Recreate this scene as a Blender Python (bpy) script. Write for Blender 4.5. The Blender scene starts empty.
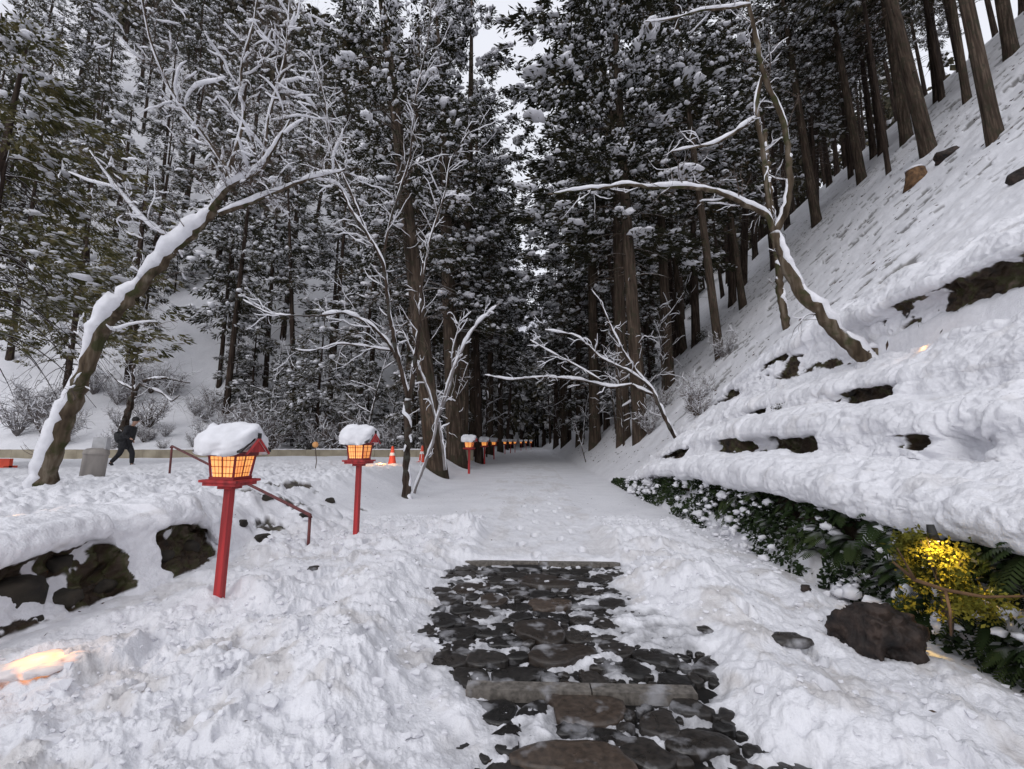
import bpy, math, random
import numpy as np
from mathutils import Vector, Matrix
rng = np.random.default_rng(7)
random.seed(7)
S = bpy.context.scene
COL = S.collection
PI = math.pi
# ------------------------------------------------------------------ camera
F = 440.0; PITCH = math.radians(7.4); YAW = math.radians(-2.34); CAM = np.array([0., 0., 1.5])
cd = bpy.data.cameras.new('camera'); cam = bpy.data.objects.new('camera', cd); COL.objects.link(cam)
cd.sensor_width = 36; cd.lens = 36*F/1024; cd.clip_start = .05; cd.clip_end = 2000
cam.location = CAM; cam.rotation_euler = (PI/2+PITCH, 0, -YAW)
S.camera = cam
fw = np.array([math.sin(YAW)*math.cos(PITCH), math.cos(YAW)*math.cos(PITCH), math.sin(PITCH)])
rt = np.array([math.cos(YAW), -math.sin(YAW), 0.]); up = np.cross(rt, fw)
def ray(px, py): return fw*F + rt*(px-512) + up*(384.5-py)
def at(px, py, Y):
    d = ray(px, py); return CAM + d*(Y/d[1])
# ------------------------------------------------------------------ noise
def sm(a, b, x):
    t = np.clip((x-a)/(b-a), 0, 1); return t*t*(3-2*t)
def _h(ix, iy, s):
    n = (ix.astype(np.int64)*374761393 + iy.astype(np.int64)*668265263 + s*1442695041) & 0xffffffff
    n = ((n ^ (n >> 13))*1274126177) & 0xffffffff
    n = (n ^ (n >> 16)) & 0xffffffff
    return n/4294967295.0
def vn(x, y, s=0):
    x = np.asarray(x, float); y = np.asarray(y, float)
    ix = np.floor(x); iy = np.floor(y); fx = x-ix; fy = y-iy
    fx = fx*fx*fx*(fx*(fx*6-15)+10); fy = fy*fy*fy*(fy*(fy*6-15)+10)
    a = _h(ix, iy, s); b = _h(ix+1, iy, s); c = _h(ix, iy+1, s); d = _h(ix+1, iy+1, s)
    return ((a+(b-a)*fx)*(1-fy)+(c+(d-c)*fx)*fy)*2-1
def fbm(x, y, s=0, o=4):
    r = 0; a = .5; f = 1.
    for k in range(o):
        r = r + a*vn(x*f+k*17.3, y*f-k*9.1, s+k); a *= .5; f *= 2.07
    return r
def worley(x, y, s=0):
    x = np.asarray(x, float); y = np.asarray(y, float)
    ix = np.floor(x); iy = np.floor(y); f1 = np.full(x.shape, 9.); f2 = np.full(x.shape, 9.); cid = np.zeros(x.shape)
    for dx in (-1, 0, 1):
        for dy in (-1, 0, 1):
            cx = ix+dx; cy = iy+dy
            qx = cx+_h(cx, cy, s)*.9; qy = cy+_h(cx, cy, s+5)*.9
            d = np.hypot(x-qx, y-qy); w = d < f1
            f2 = np.where(w, f1, np.minimum(f2, d)); cid = np.where(w, _h(cx, cy, s+9), cid); f1 = np.where(w, d, f1)
    return f1, f2, cid
def shards(x, y, s=0, tilt=1.):
    """broken plates: every cell is a tilted facet"""
    ix = np.floor(x); iy = np.floor(y); best = np.full(np.shape(x), -9.)
    for dx in (-1, 0, 1):
        for dy in (-1, 0, 1):
            cx = ix+dx; cy = iy+dy; qx = x-(cx+_h(cx, cy, s)); qy = y-(cy+_h(cx, cy, s+5))
            a = _h(cx, cy, s+2)*6.283; t = tilt*_h(cx, cy, s+3); r = _h(cx, cy, s+4)
            h = r*.9+(np.cos(a)*qx+np.sin(a)*qy)*t-1.7*np.maximum(0, np.maximum(np.abs(qx*np.cos(a)+qy*np.sin(a)), np.abs(qy*np.cos(a)-qx*np.sin(a)))-.28-.25*r)*2.2
            best = np.maximum(best, h)
    return np.clip(best, 0, 1.3)
# ------------------------------------------------------------------ terrain
NX = [-9, 3.02, 3.3, 3.75, 4.05, 4.22, 4.8, 5.05, 5.8, 5.98, 8, 16.3, 40, 60, 500]
NZ = [0, 0, .93, 1.12, 1.2, 1.72, 1.95, 2.35, 2.85, 3.72, 5.55, 12.6, 36.5, 53, 75]
FX = [-9, 3.02, 3.25, 4, 5, 8, 16, 40, 60, 500]
FZ = [0, 0, .22, .80, 1.68, 4.4, 12.1, 36, 53, 75]
def base(x, y):
    x = np.asarray(x, float); y = np.asarray(y, float)
    wob = .12*fbm(x*0+3, y*.5, 3, 2)*sm(2, 4, y)
    ze = wob+ .15*np.sin(y*.9)*sm(3, 5, x)*.6
    near = np.interp(x-ze, NX, NZ); far = np.interp(x-wob, FX, FZ)
    s = sm(8.5, 17, y+ .6*fbm(x*.4, y*.4, 8, 2))
    z = near*(1-s)+far*s
    # gully behind the lens is plain; left bank
    e = -4.0 + .25*fbm(x*0, y*.8, 11, 2)
    w = .28 + 1.9*sm(5.3, 7.0, y) - .6*sm(9, 13, y)
    t = sm(0, 1, (e + .9*sm(5.3, 7., y) - x)/w)
    z = z + t*(.64 + .12*sm(3, 4.5, -x-1)*sm(5, 2, y))*(1-sm(20, 40, y)*.6)
    # left hillside
    hl = sm(7, 40, -x)*np.maximum(0, y-25.5)*.62 + np.maximum(0, y-38)*sm(5, 34, -x)*1.0
    hl = 100*np.tanh(hl/100)
    z = z + hl + np.maximum(0, -x-42)*.5*sm(5, 25, y)
    z = z + np.maximum(0, y-130)*.45
    return z
PY0, PY1 = 1.0, 5.74
def pathm(x, y):
    n = .22*fbm(x*3, y*3, 21, 4)+.35*fbm(x*1.1+4, y*1.1, 22, 2)+.10*fbm(x*11, y*11, 23, 3)
    l = np.interp(y, [1, 2, 2.9, 4, 5.0, 5.6], [-.26, -.28, -.42, -.78, -.98, -.88]); r = np.interp(y, [1, 1.9, 2.5, 2.8, 3.3, 3.9, 4.3, 5.0, 5.6], [1.22, 1.2, 1.06, 1.02, 1.0, 1.1, .8, .75, .95])
    return np.minimum(x-l, r-x)+n*.85
def inpath(x, y):
    """1 where the swept stone paving lies open"""
    return sm(-.16, .10, pathm(x, y))*sm(PY1+.02, PY1-.03, y)
rp = np.random.default_rng(31); PR = []
for k in range(15):   # walkers' boot prints: two lines along the lane, one across the forecourt, one along the left
    PR.append((-.05+.13*(-1)**k+rp.normal(0, .04), 5.95+k*.62+rp.normal(0, .05), rp.normal(0, .15)))
    PR.append((.62+.12*(-1)**k+rp.normal(0, .05), 6.2+k*.66+rp.normal(0, .05), rp.normal(0, .18)))
for k in range(11): PR.append((-1.55-.11*k+.12*(-1)**k, 2.3+k*.52, .2+rp.normal(0, .15)))
for k in range(8): PR.append((1.75+.10*(-1)**k+.03*k, 2.1+k*.6, rp.normal(0, .15)))
for k in range(14): PR.append((-5.6-.55*k, 7.2+.18*k+.13*(-1)**k, -1.2+rp.normal(0, .1)))
def prints(x, y):
    """boot prints: heel and sole pressed in, a soft rim round them"""
    o = np.zeros(np.shape(x))
    for (a, b, t) in PR:
        k = (np.abs(x-a) < .35)*(np.abs(y-b) < .35)
        if not np.any(k): continue
        u = (x[k]-a)*math.cos(t)-(y[k]-b)*math.sin(t); v = (x[k]-a)*math.sin(t)+(y[k]-b)*math.cos(t)
        e = np.minimum(((u/.055)**2+((v-.05)/.10)**2), ((u/.045)**2+((v+.10)/.06)**2))
        o[k] += -.045*sm(1.25, .7, e)+.014*np.exp(-((np.sqrt(e)-1.35)/.3)**2)
    return o
def LEFTE(y): return .25*fbm(np.asarray(y, float)*0, np.asarray(y, float)*.8, 11, 2)
def full(x, y, hollow=False):
    x = np.asarray(x, float); y = np.asarray(y, float)
    z = base(x, y)
    r = np.hypot(x, y)
    P = inpath(x, y)
    walk = sm(-.95, -.6, x)*sm(1.25, .95, x+ .1*fbm(y, x*0, 4, 2))*sm(PY1-.1, PY1+.2, y)   # trodden lane further on
    walk = np.maximum(walk, sm(-1.5, -1., x)*sm(1.7, 1.2, x)*sm(8, 14, y))
    side = sm(3.0, 2.5, x)*sm(-4.2, -3.4, x)*sm(10, 7, y)*(1-P)*(1-walk)
    side = side*(.12+.88*sm(.02, -.55, pathm(x, y)*sm(6.1, 5.6, y)-1.*sm(5.6, 6.1, y)))
    berm = (np.exp(-((x-1.5)/.45)**2)*.07 + np.exp(-((x+1.35)/.5)**2)*.08)*sm(12, 4, y)
    slope = sm(3.3, 5, x)
    plaza = sm(-4.1, -5, x)
    near = sm(26, 10, r)
    # rounded clods at three scales, only where the snow was thrown up
    wx = x+.08*fbm(x*4, y*4, 31, 2); wy = y+.08*fbm(x*4+9, y*4, 32, 2)
    patch = np.clip(.48+1.9*fbm(x*.8, y*.8, 55, 3), .02, 1.35)
    f1, f2, c = worley(wx*2.6, wy*2.6, 41); b1 = np.sqrt(np.clip(1-(f1/.62)**2, 0, 1))*(c > .35)*c
    f1, f2, c = worley(wx*6.3, wy*6.3, 42); b2 = np.sqrt(np.clip(1-(f1/.6)**2, 0, 1))*(c > .45)*c
    f1b, f2b, cb = worley(wx*13, wy*13, 43); b3 = np.sqrt(np.clip(1-(f1b/.6)**2, 0, 1))*(cb > .5)*cb
    fine = fbm(x*9, y*9, 51, 4); med = fbm(x*1.7, y*1.7, 52, 4); mic = fbm(x*38, y*38, 57, 3)*sm(9, 3, r)
    sh1 = shards(wx*3.1, wy*3.1, 141, 1.2); sh2 = shards(wx*7.5+3, wy*7.5, 142, 1.3); sh3 = shards(wx*17, wy*17+5, 143, 1.3); sh4 = shards(wx*36, wy*36+5, 144, 1.3)*sm(7, 4, r)
    p2 = np.clip(.42+1.9*fbm(x*1.1+5, y*1.1, 58, 3), .02, 1.3)
    thrown = side*(.10*sh1*patch+.050*sh2*p2+.022*sh3*(.4+.6*p2)+.008*sh4) + side*(.03*b1+.04*fine*patch + .13*med + .012*mic)
    z = z + thrown + berm*(1-P)*side*1.2 + side*.06
    z = z + walk*(.016*fine + .018*med + .012*sh2*p2 + .010*np.clip(b2-.3, 0, 1)*sm(20, 8, y)+.003*mic) + walk*.03
    z = z + plaza*near*(.05*fine+.12*med+.06*sh1+.035*sh2+.012*sh3)
    fr = sm(4.9, 5.8, y)*sm(9.5, 8, y)*sm(-5.6, -4.4, x)*sm(-2.9, -3.6, x)
    z = z + fr*(.22*fbm(x*1.9, y*2.2, 71, 3)+.10*b1)
    # pillowy ledges
    led = sm(3.1, 3.3, x)*sm(7.2, 6.2, x)*sm(17, 9, y)
    pil, _, cp = worley(wx*1.15, wy*.8, 47); pb = np.sqrt(np.clip(1-(pil/.8)**2, 0, 1))
    z = z + led*(.06*med+.035*b1+.02*fine)
    z = z + slope*(1-led)*(.10*med+.022*fine)*sm(80, 20, r)+slope*(1-led)*sm(20, 9, r)*.03*b1*sm(.2, .6, c)
    z = z + .22*fbm(x*.25, y*.25, 60, 3)*sm(9, 16, r)*(1-walk)*sm(3.6, 7, np.abs(x))
    # paving: the sheet drops to the stone level there, thin uneven slush
    thin = -.036+.050*fbm(x*5, y*7, 61, 5)+.055*fbm(x*1.8, y*2.4, 62, 3)+.026*fbm(x*20, y*24, 63, 4)+.034*sm(3.0, 3.6, y)*sm(.3, .65, x)*sm(5.3, 4.8, y)+.006*sm(3.2, 4.2, y)-.016*sm(2.9, 2.2, y)
    if z.size > 1: z = z+prints(x, y)*(1-P)
    z = z*(1-P)+thin*P
    if hollow:
        hr = sm(3.12, 3.3, x)*sm(6.9, 6.7, x)*sm(15.3, 14.8, y)*sm(-1.9, -1.6, y)
        hlft = sm(-4.05, -4.2, x-LEFTE(y))*sm(-5.15, -5.0, x)*sm(5.75, 5.4, y)*sm(-.9, -.6, y)
        z = z-.45*hr-.30*hlft
    return z
def bare(x, y):
    """dark gaps where snow has slid off banks and ledges"""
    x = np.asarray(x, float); y = np.asarray(y, float)
    n = fbm(x*2.2, y*2.2, 81, 4); n2 = fbm(x*.7, y*.9, 82, 2)
    d = .03; zb = base(x, y); st = np.hypot(base(x+d, y)-zb, base(x, y+d)-zb)/d
    st = st*(1+.0*x)
    g = np.zeros(x.shape)
    L = (x < -3.2)*(x > -5.0)
    if True:
        g = (x < -3.0)*(x > -5.8)*(y > 5.9)*(y < 9.5)*sm(.20, .27, n)*.95
        sl = (x > 5.5)*sm(.34, .40, fbm(x*2.1, y*2.2, 85, 5))*sm(60, 20, y)*.7
        return np.maximum(g, sl*(y > 8))
    g = np.maximum(g, L*sm(.8, 1.4, st)*sm(-.12, .06, n+.30*sm(4.72, 4.2, y)+.22*sm(4.9, 5.15, y)-.5*np.exp(-((y-4.85)/.13)**2))*(y > .5)*sm(6.0, 5.6, y))
    g = np.maximum(g, (x < -3.0)*(x > -5.8)*(y > 5.6)*(y < 9.5)*sm(.21, .27, n)*.95)
    R = (x > 3.0)
    g = np.maximum(g, R*(x < 3.55)*sm(.9, 1.6, st)*sm(20, 14, y))
    g = np.maximum(g, R*(x > 3.8)*(x < 4.6)*sm(1.0, 1.8, st)*sm(.0, .14, n+.1*n2)*sm(13, 9, y))
    g = np.maximum(g, R*(x > 4.7)*(x < 5.3)*sm(.9, 1.5, st)*sm(.14, .24, n)*sm(13, 9, y))
    g = np.maximum(g, R*(x > 5.4)*(x < 6.6)*sm(1.8, 2.6, st)*sm(-.22, -.02, n+.0*n2-.25*sm(7, 8.6, y))*sm(10.5, 8.5, y)*(y > .5))
    sl = (x > 5.5)*sm(.30, .38, fbm(x*1.1, y*1.6, 85, 5))*sm(60, 20, y)*.7
    g = np.maximum(g, sl*(y > 8))
    return g
def hit(px, py, lo=1.2, hi=160):
    d = ray(px, py); d = d/d[1]
    Y = np.exp(np.linspace(math.log(lo), math.log(hi), 3000)); P = CAM[None]+d[None]*Y[:, None]
    k = np.nonzero(P[:, 2] < base(P[:, 0], P[:, 1])+.05)[0]
    k = k[0] if len(k) else len(Y)-1
    p = P[k].copy(); p[2] = float(base(p[0], p[1])); return p
def gz(x, y): return float(full(np.array([x]), np.array([y]))[0])
def hitf(px, py):
    """where the ray meets the finished snow surface"""
    d = ray(px, py); d = d/d[1]; Y = np.exp(np.linspace(math.log(1.4), math.log(60), 4000)); P = CAM[None]+d[None]*Y[:, None]
    k = np.nonzero(P[:, 2] < full(P[:, 0], P[:, 1]))[0]; k = k[0] if len(k) else len(Y)-1; return P[k].copy()
# ------------------------------------------------------------------ object helpers
def tag(o, label=None, cat=None, group=None, kind=None):
    if label: o['label'] = label
    if cat: o['category'] = cat
    if group: o['group'] = group
    if kind: o['kind'] = kind
    return o
def empty(name, loc, rz=0, **k):
    o = bpy.data.objects.new(name, None); COL.objects.link(o); o.location = tuple(map(float, loc)); o.rotation_euler = (0, 0, rz)
    o.empty_display_size = .2
    return tag(o, **k)
class MB:
    def __init__(s): s.v = []; s.f = []; s.n = 0; s.m = []
    def add(s, v, f, mi=0):
        v = np.asarray(v, float); s.v.append(v)
        s.f += [tuple(i+s.n for i in q) for q in f]; s.m += [mi]*len(f); s.n += len(v)
    def box(s, c, h, rz=0, tx=0, mi=0, top=(1, 1)):
        x, y, z = h
        v = np.array([[-x, -y, -z], [x, -y, -z], [x, y, -z], [-x, y, -z], [-x*top[0], -y*top[1], z], [x*top[0], -y*top[1], z], [x*top[0], y*top[1], z], [-x*top[0], y*top[1], z]])
        if tx:
            a, b = math.cos(tx), math.sin(tx); v = v @ np.array([[1, 0, 0], [0, a, b], [0, -b, a]])
        a, b = math.cos(rz), math.sin(rz)
        v = v @ np.array([[a, b, 0], [-b, a, 0], [0, 0, 1]])
        s.add(v+np.array(c), [(0, 3, 2, 1), (4, 5, 6, 7), (0, 1, 5, 4), (1, 2, 6, 5), (2, 3, 7, 6), (3, 0, 4, 7)], mi)
    def tube(s, pts, rad, n=8, sq=1.0, mi=0, cap=True):
        pts = np.asarray(pts, float); k = len(pts); rad = np.broadcast_to(rad, (k,))
        d = np.gradient(pts, axis=0); d /= np.linalg.norm(d, axis=1)[:, None]+1e-9
        u = np.array([0., 0., 1.]) if abs(d[0][2]) < .9 else np.array([1., 0., 0.])
        V = []
        for i in range(k):
            a = np.cross(d[i], u); a /= np.linalg.norm(a)+1e-9; b = np.cross(a, d[i]); u = b
            th = np.arange(n)*2*PI/n
            V.append(pts[i]+rad[i]*(np.cos(th)[:, None]*a+sq*np.sin(th)[:, None]*b))
        V = np.concatenate(V); Fc = []
        for i in range(k-1):
            for j in range(n):
                j2 = (j+1) % n; Fc.append((i*n+j, i*n+j2, (i+1)*n+j2, (i+1)*n+j))
        if cap: Fc.append(tuple(range(n))[::-1]); Fc.append(tuple((k-1)*n+j for j in range(n)))
        s.add(V, Fc, mi)
    def build(s, name, mats, parent=None, smooth=True, auto=None):
        me = bpy.data.meshes.new(name)
        v = np.concatenate(s.v) if s.v else np.zeros((0, 3))
        me.from_pydata(v.tolist(), [], s.f)
        for m in (mats if isinstance(mats, (list, tuple)) else [mats]): me.materials.append(m)
        if len(set(s.m)) > 1: me.polygons.foreach_set('material_index', s.m)
        me.polygons.foreach_set('use_smooth', [smooth]*len(s.f)); me.update()
        o = bpy.data.objects.new(name, me); COL.objects.link(o)
        if parent is not None: o.parent = parent
        return o
def fastmesh(name, v, faces, mats, parent=None, smooth=True, mi=None):
    """v (N,3); faces (M,k) uniform k"""
    v = np.asarray(v, np.float32); faces = np.asarray(faces, np.int32); M, k = faces.shape
    me = bpy.data.meshes.new(name); me.vertices.add(len(v)); me.vertices.foreach_set('co', v.ravel())
    me.loops.add(M*k); me.loops.foreach_set('vertex_index', faces.ravel())
    me.polygons.add(M); me.polygons.foreach_set('loop_start', np.arange(0, M*k, k, dtype=np.int32))
    me.polygons.foreach_set('use_smooth', np.full(M, smooth, bool))
    for m in (mats if isinstance(mats, (list, tuple)) else [mats]): me.materials.append(m)
    if mi is not None: me.polygons.foreach_set('material_index', np.asarray(mi, np.int32))
    me.update(calc_edges=True); me.validate()
    o = bpy.data.objects.new(name, me); COL.objects.link(o)
    if parent is not None: o.parent = parent
    return o
def copy_tree(o, parent=None):
    c = o.copy(); COL.objects.link(c); c.parent = parent
    for ch in o.children: copy_tree(ch, c)
    return c
# icosphere templates
def ico(sub):
    import bmesh
    bm = bmesh.new(); bmesh.ops.create_icosphere(bm, subdivisions=sub, radius=1)
    v = np.array([x.co[:] for x in bm.verts]); f = np.array([[q.index for q in p.verts] for p in bm.faces]); bm.free(); return v, f
ICO = {k: ico(k) for k in (1, 2, 3, 4, 5)}
def blobs(C, R, sub=1, jit=.22, lump=None):
    """many lumpy ellipsoids: C (N,3) centres, R (N,3) radii -> verts, faces"""
    tv, tf = ICO[sub]; N = len(C); k = len(tv)
    ang = rng.uniform(0, 2*PI, N); ca, sa = np.cos(ang), np.sin(ang)
    v = np.repeat(tv[None], N, 0)
    if sub <= 2: v = v*(1+rng.normal(0, jit*.5, (N, k, 1)))
    else:
        ph = rng.uniform(0, 50, (N, 1)); d = 0
        for fr, am in ((1.3, 1.), (2.7, .5), (5.5, .28)):
            d = d+am*(np.sin(v[:, :, 0]*fr*2+ph)*np.cos(v[:, :, 1]*fr*2.2+ph*1.7)+np.sin(v[:, :, 2]*fr*2.1+ph*.6))*.5
        v = v*(1+jit*d[:, :, None])
    v = v*R[:, None, :]
    x = v[:, :, 0]*ca[:, None]-v[:, :, 1]*sa[:, None]; y = v[:, :, 0]*sa[:, None]+v[:, :, 1]*ca[:, None]
    v = np.stack([x, y, v[:, :, 2]], -1)+C[:, None]
    f = (tf[None]+(np.arange(N)*k)[:, None, None]).reshape(-1, 3)
    return v.reshape(-1, 3), f
def leaves(B, D, L, W):
    """kite-shaped leaves: base B, unit dir D, length L, width W"""
    N = len(B); s = np.cross(D, rng.normal(size=(N, 3))); s /= np.linalg.norm(s, axis=1)[:, None]+1e-9
    L = np.broadcast_to(L, (N,))[:, None]; W = np.broadcast_to(W, (N,))[:, None]
    v = np.stack([B, B+D*L*.45+s*W, B+D*L, B+D*L*.45-s*W], 1)
    f = np.arange(N*4).reshape(N, 4)
    return v.reshape(-1, 3), f
def unit(a): return a/(np.linalg.norm(a, axis=-1, keepdims=True)+1e-9)
# ------------------------------------------------------------------ materials
def mat(name):
    m = bpy.data.materials.new(name); m.use_nodes = True; nt = m.node_tree
    return m, nt, nt.nodes['Principled BSDF']
def N(nt, t, **k):
    n = nt.nodes.new(t)
    for a, b in k.items(): setattr(n, a, b)
    return n
def noise(nt, scale, detail=4, coord='Object', stretch=None):
    tc = N(nt, 'ShaderNodeTexCoord'); n = N(nt, 'ShaderNodeTexNoise'); n.inputs['Scale'].default_value = scale; n.inputs['Detail'].default_value = detail
    src = tc.outputs[coord]
    if stretch:
        mp = N(nt, 'ShaderNodeMapping'); mp.inputs['Scale'].default_value = stretch; nt.links.new(src, mp.inputs[0]); src = mp.outputs[0]
    nt.links.new(src, n.inputs['Vector']); return n.outputs['Fac']
def ramp(nt, fac, stops):
    r = N(nt, 'ShaderNodeValToRGB'); e = r.color_ramp.elements
    while len(e) < len(stops): e.new(.5)
    for i, (p, c) in enumerate(stops): e[i].position = p; e[i].color = (*c, 1) if len(c) == 3 else c
    nt.links.new(fac, r.inputs[0]); return r.outputs[0]
def mix(nt, fac, a, b, mode='MIX'):
    m = N(nt, 'ShaderNodeMix', data_type='RGBA', blend_type=mode)
    for i, x in ((0, fac), (6, a), (7, b)):
        if isinstance(x, (int, float)): m.inputs[i].default_value = x
        elif isinstance(x, tuple): m.inputs[i].default_value = (*x, 1)
        else: nt.links.new(x, m.inputs[i])
    return m.outputs[2]
def bump(nt, bs, h, s=.3, d=.02):
    b = N(nt, 'ShaderNodeBump'); b.inputs['Strength'].default_value = s; b.inputs['Distance'].default_value = d
    nt.links.new(h, b.inputs['Height']); nt.links.new(b.outputs[0], bs.inputs['Normal'])
def simple(name, c1, c2, scale=6, rough=.7, bs=.3, bd=.01, stretch=None, metal=0, detail=5):
    m, nt, b = mat(name); f = noise(nt, scale, detail, stretch=stretch)
    nt.links.new(ramp(nt, f, [(.32, c1), (.68, c2)]), b.inputs['Base Color']); b.inputs['Roughness'].default_value = rough
    b.inputs['Metallic'].default_value = metal; bump(nt, b, f, bs, bd); return m
SNOWC = (.80, .80, .835)
def upmask(nt, lo, hi, ns=3., na=.5):
    g = N(nt, 'ShaderNodeNewGeometry'); sp = N(nt, 'ShaderNodeSeparateXYZ'); nt.links.new(g.outputs['Normal'], sp.inputs[0])
    nz = noise(nt, ns, 4)
    a = N(nt, 'ShaderNodeMath', operation='MULTIPLY_ADD'); nt.links.new(nz, a.inputs[0]); a.inputs[1].default_value = na; nt.links.new(sp.outputs[2], a.inputs[2])
    mr = N(nt, 'ShaderNodeMapRange'); nt.links.new(a.outputs[0], mr.inputs[0]); mr.inputs[1].default_value = lo+na*.5; mr.inputs[2].default_value = hi+na*.5
    return mr.outputs[0]
# ground snow: white with faint grit, dark rock/soil where 'bare', grey slush where 'slush'
M_snow, nt, b = mat('snow_cover')
at1 = N(nt, 'ShaderNodeAttribute', attribute_name='bare'); at2 = N(nt, 'ShaderNodeAttribute', attribute_name='slush'); at3 = N(nt, 'ShaderNodeAttribute', attribute_name='grit')
n1 = noise(nt, 1.3, 6); n2 = noise(nt, 14, 6); n3 = noise(nt, 60, 3)
sn = ramp(nt, n1, [(.3, (.70, .70, .735)), (.62, SNOWC)])
sn = mix(nt, .25, sn, ramp(nt, n2, [(.35, (.62, .62, .65)), (.6, (.86, .86, .88))]))
sn = mix(nt, at3.outputs['Fac'], sn, ramp(nt, n2, [(.3, (.33, .28, .23)), (.7, (.60, .57, .54))]))
sn = mix(nt, at2.outputs['Fac'], sn, ramp(nt, n2, [(.3, (.20, .20, .21)), (.7, (.50, .50, .52))]))
nb = noise(nt, 5, 8)
dk = ramp(nt, nb, [(.3, (.008, .006, .004)), (.5, (.042, .027, .016)), (.6, (.045, .045, .015)), (.72, (.13, .10, .075))])
nt.links.new(mix(nt, at1.outputs['Fac'], sn, dk), b.inputs['Base Color'])
b.inputs['Roughness'].default_value = .62; b.inputs['Specular IOR Level'].default_value = .3
ad = N(nt, 'ShaderNodeMath', operation='ADD'); nt.links.new(n2, ad.inputs[0]); nt.links.new(n3, ad.inputs[1]); bump(nt, b, ad.outputs[0], .5, .018)
M_load, nt, b = mat('snow_load'); n1 = noise(nt, 7, 5)
nt.links.new(ramp(nt, n1, [(.3, (.66, .66, .69)), (.65, SNOWC)]), b.inputs['Base Color']); b.inputs['Roughness'].default_value = .65; bump(nt, b, n1, .4, .02)
def bark(name, a, bb, c, moss=None):
    m, nt, b = mat(name); f = noise(nt, 9, 7, stretch=(1, 1, .12)); g = noise(nt, 1.1, 4)
    colr = ramp(nt, f, [(.28, a), (.5, bb), (.72, c)])
    colr = mix(nt, .6, colr, ramp(nt, g, [(.3, (.45, .42, .4)), (.7, (1.15, 1.1, 1.05))]), 'MULTIPLY')
    if moss: colr = mix(nt, ramp(nt, noise(nt, 3.3, 6), [(.52, (0, 0, 0)), (.62, (.8, .8, .8))]), colr, moss)
    up_ = upmask(nt, .42, .7, 6, .7)
    colr = mix(nt, up_, colr, (.60, .60, .62))
    nt.links.new(colr, b.inputs['Base Color']); b.inputs['Roughness'].default_value = .92; b.inputs['Specular IOR Level'].default_value = .15
    bump(nt, b, f, .9, .05); return m
M_cedar = bark('cedar_bark', (.020, .015, .011), (.064, .047, .036), (.135, .105, .082), moss=(.040, .037, .024))
M_cedard = bark('cedar_bark_far', (.014, .010, .008), (.042, .030, .024), (.085, .065, .052))
M_grey = bark('mossy_bark', (.030, .022, .015), (.095, .072, .050), (.21, .18, .14), moss=(.035, .04, .014))
M_darkbark = bark('dark_wet_bark', (.015, .011, .009), (.05, .036, .028), (.11, .085, .07), moss=(.07, .07, .06))
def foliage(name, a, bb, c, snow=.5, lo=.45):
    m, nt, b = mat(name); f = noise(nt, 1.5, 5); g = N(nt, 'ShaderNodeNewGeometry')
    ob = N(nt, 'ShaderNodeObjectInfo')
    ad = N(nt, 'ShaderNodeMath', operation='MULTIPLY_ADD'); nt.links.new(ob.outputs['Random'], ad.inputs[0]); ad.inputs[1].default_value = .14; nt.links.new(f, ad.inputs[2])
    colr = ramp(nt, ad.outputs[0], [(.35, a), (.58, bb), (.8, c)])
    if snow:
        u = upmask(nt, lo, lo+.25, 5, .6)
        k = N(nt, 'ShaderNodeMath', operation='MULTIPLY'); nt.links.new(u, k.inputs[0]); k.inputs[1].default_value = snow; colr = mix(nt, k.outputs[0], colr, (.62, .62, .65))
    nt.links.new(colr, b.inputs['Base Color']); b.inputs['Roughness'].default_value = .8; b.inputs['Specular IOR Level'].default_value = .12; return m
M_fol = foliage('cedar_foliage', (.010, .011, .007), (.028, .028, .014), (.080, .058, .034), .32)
M_folhaze = foliage('cedar_foliage_hazed', (.020, .022, .015), (.048, .046, .028), (.100, .082, .052), .55, .3)  # paler and snowier than near foliage: distance haze put into the colour
M_olive = foliage('olive_foliage', (.030, .032, .012), (.080, .076, .030), (.17, .14, .065), .35)
M_ivy = foliage('bank_greenery', (.008, .014, .006), (.024, .040, .014), (.055, .075, .026), .35, .72)
M_fern = foliage('fern_green', (.008, .015, .005), (.018, .032, .010), (.045, .060, .020), .3, .8)
M_yellow = foliage('yellow_green_leaves', (.05, .055, .012), (.16, .15, .022), (.34, .28, .05), 0)
M_twig = simple('brown_twigs', (.05, .034, .026), (.13, .095, .075), 3, .9)
M_twiggrey = simple('frosted_twigs', (.10, .085, .078), (.30, .28, .28), 1.4, .9)
M_red = simple('red_lacquer', (.20, .014, .016), (.55, .038, .040), 9.0, .6, .5, .008, stretch=(1.5, 1.5, .12), detail=9)
M_redd = simple('dark_red_lacquer', (.16, .010, .014), (.30, .022, .026), 3.0, .5, .15, .004)
M_black = simple('dark_roof_edge', (.01, .01, .01), (.03, .028, .026), 8, .6)
M_iron = simple('brown_red_iron', (.07, .014, .014), (.17, .035, .032), 14, .55)
M_conc = simple('weathered_metal_grey', (.15, .135, .125), (.33, .30, .27), 4, .55, .2, .004, stretch=(1, 1, .25))
M_pale = simple('pale_grey_panel', (.34, .34, .35), (.52, .52, .53), 5, .7)
M_stonewall = simple('weathered_low_wall', (.20, .17, .12), (.36, .32, .24), 1.2, .85, .3, .02)
M_rock = simple('dark_boulder_rock', (.004, .003, .003), (.048, .030, .022), 9, .7, 1.0, .06, detail=12)
M_rockw = simple('bank_rock', (.006, .005, .004), (.045, .036, .024), 4.5, .85, .9, .05, detail=9)
M_stump = simple('cut_stump_wood', (.05, .025, .012), (.20, .11, .05), 7, .9, .6, .02)
M_cone = simple('orange_red_cone', (.55, .05, .02), (.70, .09, .04), 5, .5)
M_white = simple('white_band', (.6, .6, .6), (.75, .75, .75), 5, .5)
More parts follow.
